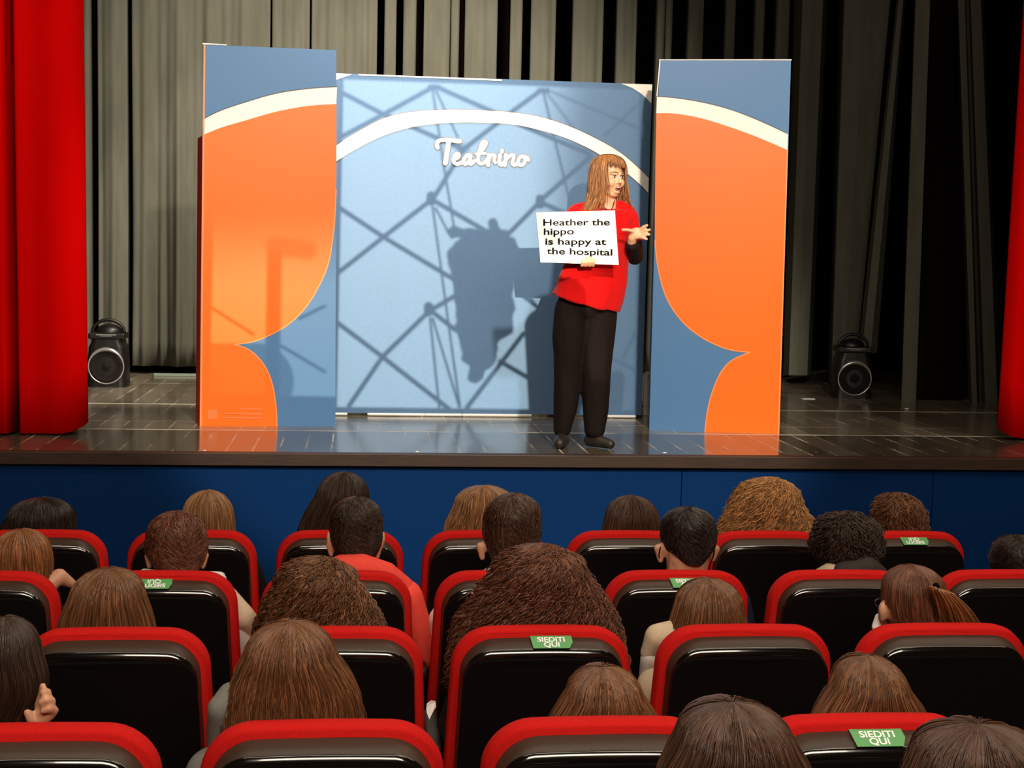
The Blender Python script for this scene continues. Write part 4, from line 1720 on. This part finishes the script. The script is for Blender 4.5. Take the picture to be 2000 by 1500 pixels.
tR5, YR5, sR5 = sitter('girl with brown ponytail and purple glasses turning left', 'B', (1783, 1104), [(1150, 1728, 1842), (1180, 1728, 1850), (1215, 1738, 1850), (1250, 1745, 1840)], 'auburn', 'straight', n=1300, hx=1775,
       uniq=[[(1728, 1195, 0.03, 0.020), (1724, 1215, 0.05, 0.016)], [(1733, 1180, 0.0, 0.020), (1730, 1200, 0.0, 0.014)]])

# nearest row
sitter('dark-haired child at the lower left edge resting cheek on hand', 'A', (10, 1205), [(1270, -60, 76), (1330, -70, 90), (1375, -80, 72), (1425, -90, 46)], 'vdark', 'straight', n=1300, hx=0, cl='black', vx=0.0045,
       uniq=[[(70, 1475, -0.02, 0.026), (76, 1430, -0.05, 0.022), (80, 1405, -0.06, 0.020)],
             [(80, 1408, -0.07, 0.012), (98, 1398, -0.075, 0.0105), (106, 1388, -0.08, 0.010), (96, 1384, -0.095, 0.009), (84, 1388, -0.095, 0.008)],
             [(80, 1396, -0.07, 0.012), (94, 1380, -0.075, 0.0105), (101, 1370, -0.08, 0.010), (91, 1367, -0.095, 0.009), (80, 1372, -0.095, 0.008)],
             [(78, 1388, -0.06, 0.012), (88, 1366, -0.07, 0.010), (93, 1353, -0.075, 0.0095), (84, 1352, -0.09, 0.008)],
             [(76, 1380, -0.05, 0.011), (82, 1356, -0.06, 0.009), (84, 1340, -0.065, 0.008)],
             [(76, 1412, -0.07, 0.012), (60, 1405, -0.075, 0.010), (54, 1392, -0.075, 0.009)]])
sitter('girl with long brown hair and lighter streaks, left of centre', 'A', (568, 1214), [(1275, 480, 652), (1330, 455, 688), (1390, 443, 703), (1440, 437, 708), (1550, 432, 712)], 'brown', 'wavy', n=2200, cl='grey', thick=0.0014,
       sleeves=[('sleeve', 'grey', [(455, 1365, 0.0, 0.040), (432, 1385, -0.02, 0.032), (432, 1450, 0.03, 0.034)])])
sitter('child with brown bob low behind the seat with a green notice', 'A', (1180, 1303), [(1352, 1112, 1250), (1390, 1088, 1275), (1425, 1072, 1288), (1500, 1068, 1290)], 'brown', 'straight', n=1500)
sitter('girl with long straight brown hair near the lower right', 'A', (1697, 1281), [(1335, 1632, 1762), (1375, 1605, 1792), (1420, 1586, 1808), (1520, 1580, 1812)], 'brown', 'straight', n=1800)

# heads behind the nearest row, closest to the camera
sitter('dark brown-haired head at the bottom edge, hiding part of the nearest seats', 'Z', (1432, 1372), [(1440, 1325, 1540), (1500, 1292, 1575), (1560, 1280, 1590), (1700, 1270, 1600)], 'darkbrown', 'straight', n=1800)
sitter('dark brown-haired head in the lower right corner of the photo', 'Z', (1915, 1415), [(1480, 1790, 2040), (1540, 1765, 2065), (1700, 1755, 2080)], 'darkbrown', 'straight', n=1500)


# mask loops, glasses, ponytail
def on(t, sc_, px, py, Y):
    return (aty(px, py, Y) - t.location) / sc_


bm = bmesh.new()
tube(bm, [on(tQ5, sQ5, 1290, 1068, YQ5 - 0.03), on(tQ5, sQ5, 1287, 1084, YQ5 - 0.02), on(tQ5, sQ5, 1289, 1100, YQ5 + 0.01), on(tQ5, sQ5, 1290, 1108, YQ5 + 0.06)], 0.0022, 6)
tube(bm, [on(tQ5, sQ5, 1396, 1066, YQ5 - 0.03), on(tQ5, sQ5, 1394, 1085, YQ5 - 0.02), on(tQ5, sQ5, 1386, 1105, YQ5 + 0.01), on(tQ5, sQ5, 1383, 1118, YQ5 + 0.06)], 0.0022, 6)
obj('mask_loops', bm, M['ink'], tQ5)
bm = bmesh.new()
tube(bm, [on(tP1, tP1.scale[0], 132, 1008, 5.72), on(tP1, tP1.scale[0], 143, 1012, 5.78), on(tP1, tP1.scale[0], 147, 1022, 5.80)], 0.004, 6)
obj('glasses', bm, M['alu'], tP1)

bm = bmesh.new()
Yg = YR5
tube(bm, [on(tR5, sR5, x, y_, Yg + d) for x, y_, d in [(1742, 1172, -0.02), (1730, 1166, 0.02), (1722, 1170, 0.06)]], 0.0035, 8)
tube(bm, [on(tR5, sR5, 1717 + 8 * math.cos(a), 1177 + 7 * math.sin(a), Yg + 0.07) for a in np.linspace(0, 2 * PI, 16)[:-1]], 0.0028, 8, True)
obj('glasses', bm, M['purple'], tR5, True)
bm = bmesh.new()
chain(bm, [(on(tR5, sR5, 1712, 1225, Yg + 0.05), 0.016), (on(tR5, sR5, 1716, 1205, Yg + 0.055), 0.012)], 12)
vox('face_mask', bm, M['card'], tR5, 0.004, 2)
# ponytail
rng = np.random.default_rng(5)
n = 750
s_ = np.linspace(0, 1, 16)
key = [(1822, 1152, -0.115), (1838, 1150, -0.150), (1862, 1175, -0.140), (1885, 1208, -0.120), (1900, 1236, -0.105)]
kp = np.array([list(on(tR5, sR5, a_, b_, Yg + c_)) for a_, b_, c_ in key])
kt = np.linspace(0, 1, len(key))
ctr = np.stack([np.interp(s_, kt, kp[:, i]) for i in range(3)], -1)
widths = np.interp(s_, [0, 0.15, 0.5, 1], [0.011, 0.028, 0.048, 0.058])
ang = rng.uniform(0, 2 * PI, n)
rr = np.sqrt(rng.uniform(0, 1, n))
offs = np.stack([np.cos(ang) * rr, np.sin(ang) * rr * 0.6, -np.cos(ang) * rr * 0.3], -1)
paths = ctr[None] + offs[:, None, :] * widths[None, :, None]
paths[..., 2] -= (s_ ** 2)[None] * rng.uniform(0, 0.05, n)[:, None]
paths[..., 0] -= (s_ ** 2)[None] * rng.uniform(0, 0.07, n)[:, None]
v_, q_, u_ = strands(paths, rng.uniform(0.0016, 0.003, n), rng.uniform(0, 1, n))
link('ponytail', fast_mesh('ponytail', v_, q_, u_), HM['ginger'], tR5)
bm = bmesh.new()
c0 = on(tR5, sR5, 1828, 1151, Yg - 0.135)
tube(bm, [c0 + Vector((0.006 * math.sin(a), -0.006 * math.sin(a), 0.016 * math.cos(a))) for a in np.linspace(0, 2 * PI, 14)[:-1]], 0.005, 8, True)
obj('hair_tie', bm, M['ink'], tR5, True)

# small white paper tag between the nearest seats' rows
p = aty(842, 1388, 3.05)
bm = bmesh.new()
pts = [(-0.010, 0.022), (0.000, 0.034), (0.010, 0.030), (0.012, 0.012), (0.004, -0.004), (-0.004, -0.028), (-0.010, -0.006), (-0.011, 0.010)]
f = bm.faces.new([bm.verts.new((x, 0.004 * math.sin(z * 90), z)) for x, z in pts])
o = obj('paper_tag', bm, M['bag'])
solid(o, 0.002)
o.location = p
o.scale = (0.9, 1, 0.65)
tag(o, 'small white paper tag in the dark gap between two seats near the bottom', 'tag')


# ------------------------------------------------------------------ the woman on stage
YW = 8.30


def W(px, py, dy=0.0):
    return aty(px, py, YW + dy)


wr = thing('person', 'woman in red T-shirt and black trousers standing on stage holding a white sign', 'person', (W(1140, 870).x, YW, ZS))
WO = Vector(wr.location)
HC = W(1190, 346, 0.0)
HR = Matrix.Rotation(rad(32), 3, 'Z') @ Matrix.Rotation(rad(3), 3, 'X')   # head turned to the right of the photo


def hd(x, y, z):
    return HC + HR @ Vector((x, y, z))


bm = bmesh.new()
ball(bm, hd(0, 0.014, 0.026), (0.074, 0.090, 0.086), HR, 28)
ball(bm, hd(0, -0.024, -0.028), (0.060, 0.060, 0.078), HR, 28)
ball(bm, hd(0, -0.052, -0.092), (0.023, 0.022, 0.020), HR)
for s in (-1, 1):
    ball(bm, hd(s * 0.034, -0.058, -0.030), (0.026, 0.024, 0.028), HR)
    chain(bm, [(hd(s * 0.058, 0.005, -0.055), 0.018), (hd(s * 0.016, -0.050, -0.094), 0.016)])
    ball(bm, hd(s * 0.078, 0.012, -0.008), (0.010, 0.018, 0.030), HR)
    taper(bm, hd(s * 0.045, -0.066, 0.022), hd(s * 0.014, -0.080, 0.020), 0.007, 0.007, 10)
taper(bm, hd(0, -0.078, 0.012), hd(0, -0.099, -0.025), 0.007, 0.0098, 12)
for s in (-1, 1):
    ball(bm, hd(s * 0.010, -0.090, -0.029), 0.0065)
ball(bm, hd(0, -0.076, -0.047), (0.020, 0.009, 0.008), HR)
ball(bm, hd(0, -0.074, -0.082), (0.022, 0.012, 0.009), HR)
# neck and trunk
chain(bm, [(hd(0, 0.02, -0.05), 0.052), (W(1186, 398, 0.02), 0.052), (W(1184, 412, 0.02), 0.060)])
chain(bm, [(W(1135, 424, 0.02), 0.055), (W(1222, 426, 0.02), 0.055)])
ball(bm, W(1175, 455, 0.01), (0.150, 0.105, 0.15))
ball(bm, W(1160, 520, 0.01), (0.135, 0.105, 0.15))
ball(bm, W(1145, 580, 0.01), (0.160, 0.115, 0.13))
# her right arm (left in the photo) behind the sign
chain(bm, [(W(1122, 424, 0.02), 0.048), (W(1092, 484, -0.02), 0.040), (W(1135, 506, -0.20), 0.028), (W(1143, 510, -0.235), 0.024)])
# her left arm bent up
chain(bm, [(W(1230, 424, 0.02), 0.048), (W(1240, 503, 0.0), 0.038), (W(1234, 474, -0.16), 0.027), (W(1235, 464, -0.19), 0.024)])
# legs
chain(bm, [(W(1118, 600, 0.01), 0.085), (W(1108, 715, 0.0), 0.055), (W(1100, 842, 0.0), 0.036)])
chain(bm, [(W(1170, 605, 0.01), 0.085), (W(1168, 725, -0.03), 0.055), (W(1160, 846, -0.03), 0.036)])
chain(bm, [(W(1100, 842, 0.0), 0.034), (Vector((W(1099, 860, 0.02).x, YW + 0.02, ZS + 0.036)), 0.030), (Vector((W(1094, 866, -0.08).x, YW - 0.08, ZS + 0.028)), 0.022)])
chain(bm, [(W(1160, 846, -0.03), 0.034), (Vector((W(1158, 862, 0.0).x, YW, ZS + 0.036)), 0.030), (Vector((W(1180, 868, -0.06).x, YW - 0.06, ZS + 0.026)), 0.020)])
# holding hand: palm behind the card, fingers over its lower edge
ball(bm, W(1148, 508, -0.245), (0.036, 0.016, 0.030))
for i, (x, l_) in enumerate([(1136, 503), (1143.5, 499), (1151, 499), (1158, 503)]):
    chain(bm, [(W(x, 514, -0.250), 0.0095), (W(x + 0.5, 518.5, -0.285), 0.0095), (W(x + 1.5, 512, -0.306), 0.0088), (W(x + 2, l_ + 4, -0.305), 0.0078)], 10)
chain(bm, [(W(1138, 506, -0.245), 0.012), (W(1128, 498, -0.252), 0.010), (W(1124, 490, -0.255), 0.009)], 10)
# gesturing hand
ball(bm, W(1243, 456, -0.205), (0.038, 0.018, 0.034))
for a_, b_, c_ in [((1249, 449), (1257, 443), (1264, 440)), ((1251, 454), (1261, 450), (1269, 449)), ((1251, 459), (1261, 458), (1268, 458)), ((1249, 463), (1257, 465), (1263, 467))]:
    chain(bm, [(W(*a_, -0.21), 0.010), (W(*b_, -0.235), 0.009), (W(*c_, -0.245), 0.008)], 10)
chain(bm, [(W(1237, 452, -0.215), 0.012), (W(1226, 449, -0.235), 0.010), (W(1216, 449, -0.245), 0.0085)], 10)
vox('body', bm, M['skin'], wr, 0.0048, 2, origin=WO, factor=0.4)

# face details
bm = bmesh.new()
for s in (-1, 1):
    ball(bm, hd(s * 0.029, -0.0735, 0.003), (0.0125, 0.008, 0.0062), HR, 14)
eyes = obj('eyes', bm, M['eye_white'], wr, True, origin=WO)
bm = bmesh.new()
for s in (-1, 1):
    ball(bm, hd(s * 0.029 - 0.002, -0.0800, 0.003), (0.0055, 0.003, 0.0055), HR, 12)
    taper(bm, hd(s * 0.029 - 0.013, -0.0770, 0.0085), hd(s * 0.029, -0.0825, 0.0105), 0.0018, 0.0022, 6)
    taper(bm, hd(s * 0.029, -0.0825, 0.0105), hd(s * 0.029 + 0.013, -0.0770, 0.0085), 0.0022, 0.0018, 6)
obj('irises_and_lashes', bm, M['iris'], wr, True, origin=WO)
bm = bmesh.new()
for s in (-1, 1):
    chain(bm, [(hd(s * 0.014, -0.0865, 0.025), 0.0022), (hd(s * 0.030, -0.0825, 0.030), 0.0024), (hd(s * 0.048, -0.0690, 0.025), 0.0020)], 8)
obj('eyebrows', bm, M['brow'], wr, True, origin=WO)
bm = bmesh.new()
ball(bm, hd(0, -0.0805, -0.062), (0.0160, 0.0075, 0.0085), HR, 18)
mo = obj('mouth', bm, M['mouth'], wr, True, origin=WO)
bm = bmesh.new()
tube(bm, [hd(0.0180 * math.cos(a), -0.0850 + 0.005 * abs(math.cos(a)), -0.062 + 0.0100 * math.sin(a)) for a in np.linspace(0, 2 * PI, 25)[:-1]], 0.0029, 8, True)
obj('lips', bm, M['lips'], wr, True, origin=WO)
bm = bmesh.new()
taper(bm, hd(-0.009, -0.0860, -0.0560), hd(0.009, -0.0860, -0.0560), 0.0022, 0.0022, 8)
obj('teeth', bm, M['card'], wr, True, origin=WO)


# hair of the woman: shell with a face opening, strands and a fringe
def woman_hair():
    rng = np.random.default_rng(21)
    HRn = np.array(HR)
    HCn = np.array(HC)
    zs = np.array([0.130, 0.127, 0.117, 0.100, 0.075, 0.045, 0.010, -0.030, -0.075, -0.120, -0.160, -0.195])
    wx = np.array([0.002, 0.030, 0.055, 0.075, 0.088, 0.093, 0.095, 0.096, 0.100, 0.105, 0.114, 0.126])
    wy = np.array([0.002, 0.035, 0.065, 0.088, 0.103, 0.108, 0.108, 0.106, 0.100, 0.090, 0.080, 0.072])
    tz = np.linspace(0, 1, len(zs))

    def at(phi, t, k=1.0):
        z = np.interp(t, tz, zs)
        x = np.interp(t, tz, wx) * np.cos(phi) * k
        yy = np.interp(t, tz, wy) * np.sin(phi) * k + 0.012
        return np.stack([x, yy, z], -1)

    # phi: front (face) is -PI/2 in head space
    A, T = 64, 26
    lim = rad(60)
    parts = []
    ph = np.linspace(-PI / 2 + lim, 3 * PI / 2 - lim, A)
    tt = np.linspace(0.0, 1, T)
    PH, TT = np.meshgrid(ph, tt, indexing='ij')
    g = 0.96 + 0.025 * np.sin(PH * 23) * np.clip(TT * 2, 0, 1) + 0.02 * np.sin(PH * 41 + 1)
    V = at(PH, TT, g)
    idx = np.arange(A * T).reshape(A, T)
    Q = np.stack([idx[:-1, :-1], idx[1:, :-1], idx[1:, 1:], idx[:-1, 1:]], -1).reshape(-1, 4)
    parts.append((V.reshape(-1, 3), Q, np.stack([PH / 6.28, TT], -1).reshape(-1, 2)))
    # fringe cap
    ph = np.linspace(-PI / 2 - lim, -PI / 2 + lim, 24)
    tt = np.linspace(0, 0.34, 10)
    PH, TT = np.meshgrid(ph, tt, indexing='ij')
    V = at(PH, TT, 0.97 + 0.03 * np.sin(PH * 31))
    idx = np.arange(24 * 10).reshape(24, 10)
    Q = np.stack([idx[:-1, :-1], idx[1:, :-1], idx[1:, 1:], idx[:-1, 1:]], -1).reshape(-1, 4)
    parts.append((V.reshape(-1, 3), Q, np.stack([PH / 6.28, TT], -1).reshape(-1, 2)))
    # long strands
    n = 1500
    phi = rng.uniform(-PI / 2 + lim * 0.86, 3 * PI / 2 - lim * 0.86, n)
    s = np.linspace(0, 1, 14)
    t0 = rng.uniform(0, 0.2, n)
    t1 = rng.uniform(0.80, 1.04, n)
    t = np.clip(t0[:, None] + (t1 - t0)[:, None] * s, 0, 1)
    p = phi[:, None] + 0.07 * rng.normal(0, 1, n)[:, None] * s + 0.05 * np.sin(phi[:, None] * 13 + s * 3)
    pos = at(p, t, rng.uniform(0.94, 1.08, n)[:, None] + 0.10 * (rng.random(n) ** 3)[:, None] * t)
    wv = rng.uniform(0, 6.28, n)[:, None]
    pos[..., 0] += 0.006 * np.sin(t * 14 + wv) * t
    pos[..., 1] += 0.006 * np.cos(t * 11 + wv) * t
    fl = np.clip((t - 0.7) / 0.3, 0, 1) ** 2
    pos[..., 0] += fl * 0.030 * np.sign(np.cos(p)) * rng.uniform(0, 1.4, n)[:, None]
    edge_ = np.clip((0.35 - np.sin(-p)) * -2.5, 0, 1)              # locks beside the face fall forward over the shoulders
    pos[..., 1] -= 0.085 * edge_ * np.clip((t - 0.55) / 0.45, 0, 1)
    parts.append(strands(pos, rng.uniform(0.0011, 0.0024, n), rng.uniform(0, 1, n)))
    # fringe strands
    n = 420
    phi = rng.uniform(-PI / 2 - lim, -PI / 2 + lim, n)
    t0 = rng.uniform(0, 0.12, n)
    t1 = rng.uniform(0.30, 0.43, n)
    t = t0[:, None] + (t1 - t0)[:, None] * s
    p = phi[:, None] + 0.10 * rng.normal(0, 1, n)[:, None] * s
    pos = at(p, t, rng.uniform(0.97, 1.03, n)[:, None] + 0 * t)
    parts.append(strands(pos, rng.uniform(0.0012, 0.0022, n), rng.uniform(0, 1, n)))
    V, Q, U = merge(parts)
    V = V @ HRn.T + HCn - np.array(WO)
    me = fast_mesh('hair', V, Q, U)
    o = link('hair', me, HM['woman'], wr)


woman_hair()


def rumple(o, amp, f, vert=1.0):
    """soft cloth folds pushed along the normals"""
    me = o.data
    for v in me.vertices:
        c = v.co
        q = Vector((c.x * f, c.y * f, c.z * f * vert))
        k = noise.noise(q) + 0.5 * noise.noise(q * 2.3 + Vector((3, 1, 7)))
        v.co = c + v.normal * (amp * k)
    me.update()


# T-shirt: rings measured left/right at slanting levels
def loft_rings(bm, rings, seg=40, wob=0.0, seed=0):
    R = []
    for k, (l, r, d, sag, dy) in enumerate(rings):
        A, B = W(*l, dy), W(*r, dy)
        mid = (A + B) / 2
        hx = (B - A) / 2
        ring = []
        for i in range(seg):
            a = 2 * PI * i / seg
            p = mid + hx * math.cos(a) + Vector((0, -d * math.sin(a), 0))
            p.z -= sag * max(0, math.sin(a))
            if wob:
                nn = noise.noise(Vector((math.cos(a) * 2.2 + seed, math.sin(a) * 2.2, k * 0.35)))
                p += (p - mid) * wob * nn
            ring.append(bm.verts.new(p))
        R.append(ring)
    for A, B in zip(R[:-1], R[1:]):
        for i in range(seg):
            bm.faces.new((A[i], A[(i + 1) % seg], B[(i + 1) % seg], B[i]))
    bm.faces.new(R[0])
    bm.faces.new(R[-1][::-1])


bm = bmesh.new()
loft_rings(bm, [((1163, 402), (1210, 403), 0.065, 0.015, 0.02), ((1142, 405), (1222, 407), 0.085, 0.01, 0.02), ((1120, 410), (1236, 413), 0.10, 0, 0.02), ((1110, 425), (1240, 428), 0.115, 0, 0.01),
                ((1106, 450), (1236, 452), 0.130, 0, 0.01), ((1106, 480), (1231, 480), 0.135, 0, 0.01), ((1101, 512), (1228, 515), 0.14, 0, 0.01),
                ((1092, 540), (1223, 555), 0.15, 0.0, 0.01), ((1083, 560), (1217, 590), 0.155, 0.008, 0.01), ((1075, 574), (1211, 609), 0.16, 0.016, 0.01)], wob=0.05)
chain(bm, [(W(1124, 424, 0.02), 0.062), (W(1104, 462, 0.0), 0.058)], 18)
chain(bm, [(W(1226, 426, 0.02), 0.065), (W(1235, 462, 0.0), 0.059)], 18)
chain(bm, [(W(1166, 400, 0.02), 0.035), (W(1128, 415, 0.02), 0.050)], 14)
chain(bm, [(W(1210, 401, 0.02), 0.035), (W(1226, 414, 0.02), 0.045)], 14)
rumple(vox('red_shirt', bm, M['shirt'], wr, 0.0075, 5, origin=WO), 0.011, 9, 0.45)
bm = bmesh.new()
chain(bm, [(W(1098, 462, 0.0), 0.050), (W(1092, 484, -0.03), 0.053), (W(1132, 505, -0.20), 0.040)], 16)
vox('sleeve', bm, M['sleeve'], wr, 0.006, 3, origin=WO)
bm = bmesh.new()
chain(bm, [(W(1236, 458, 0.01), 0.050), (W(1240, 500, 0.0), 0.051), (W(1235, 478, -0.15), 0.038)], 16)
vox('sleeve', bm, M['sleeve'], wr, 0.006, 3, origin=WO)
bm = bmesh.new()
ball(bm, W(1146, 590, 0.01), (0.172, 0.13, 0.12))
chain(bm, [(W(1116, 605, 0.01), 0.100), (W(1112, 660, 0.0), 0.094), (W(1109, 720, 0.0), 0.082), (W(1105, 790, 0.0), 0.068), (W(1099, 838, 0.0), 0.050)], 20)
chain(bm, [(W(1170, 610, 0.01), 0.104), (W(1167, 665, 0.0), 0.096), (W(1165, 725, -0.02), 0.088), (W(1164, 795, -0.02), 0.078), (W(1162, 838, -0.03), 0.064)], 20)
rumple(vox('trousers', bm, M['trousers'], wr, 0.008, 4, origin=WO), 0.008, 11, 0.35)
for nm, pts in (('shoe', [((1101, 860, 0.03), 0.036), ((1096, 864, -0.04), 0.040), ((1093, 867, -0.12), 0.032)]),
                ('shoe', [((1152, 862, 0.0), 0.038), ((1170, 867, -0.05), 0.038), ((1192, 872, -0.10), 0.027)])):
    bm = bmesh.new()
    P_ = []
    for p, r in pts:
        q = W(*p)
        q.z = ZS + r + 0.002
        P_.append((q, r))
    chain(bm, P_, 16)
    bx(bm, (P_[0][0].x - 0.03, P_[-1][0].y, ZS), (P_[0][0].x + 0.03, P_[0][0].y, ZS + 0.012)) if False else None
    vox(nm, bm, M['shoe'], wr, 0.006, 2, origin=WO)

# lanyard cord
bm = bmesh.new()
tube(bm, crom([W(1178, 392, -0.05), W(1180, 404, -0.085), W(1190, 413, -0.10), W(1197, 404, -0.085), W(1200, 392, -0.05)], 5), 0.0022, 6)
obj('neck_cord', bm, M['ink'], wr, True, origin=WO)

# the sign
sg = thing('sign_board', 'white sign with four lines of black text held by the woman', 'sign', tuple(W(1128, 464, -0.285)))
SO = Vector(sg.location)
c4 = [W(1047, 415, -0.285), W(1201, 411, -0.285), W(1208.5, 517.5, -0.285), W(1056, 512, -0.285)]
bm = bmesh.new()
f = [bm.verts.new(c) for c in c4]
b = [bm.verts.new(c + Vector((0, 0.006, 0))) for c in c4]
bm.faces.new(f)
bm.faces.new(b[::-1])
for i in range(4):
    bm.faces.new((f[i], f[(i + 1) % 4], b[(i + 1) % 4], b[i]))
obj('card', bm, M['card'], sg, origin=SO)
for txt, (x0, y0), (x1, y1), hpx in [('Heather the', (1061, 440.5), (1191, 440), 12.5), ('hippo', (1062, 458.5), (1121, 457.5), 12.5),
                                       ('is happy at', (1065, 477.5), (1184, 478), 12.5), ('the hospital', (1067.5, 496), (1196, 499), 12.5)]:
    me = text_mesh(txt, 1.0, 0.004, 0.02)
    xs = [v.co.x for v in me.vertices]
    w0, w1 = min(xs), max(xs)
    A = W(x0, y0, -0.287)
    B = W(x1, y1, -0.287)
    X = (B - A) / (w1 - w0)
    Z = (W(x0, y0 - hpx, -0.287) - W(x0, y0, -0.287)) / 0.70
    for v in me.vertices:
        c = v.co.copy()
        v.co = A + X * (c.x - w0) + Z * c.y + Vector((0, -0.001 - c.z * 0.1, 0)) - SO
    link('sign_lettering', me, M['ink'], sg)
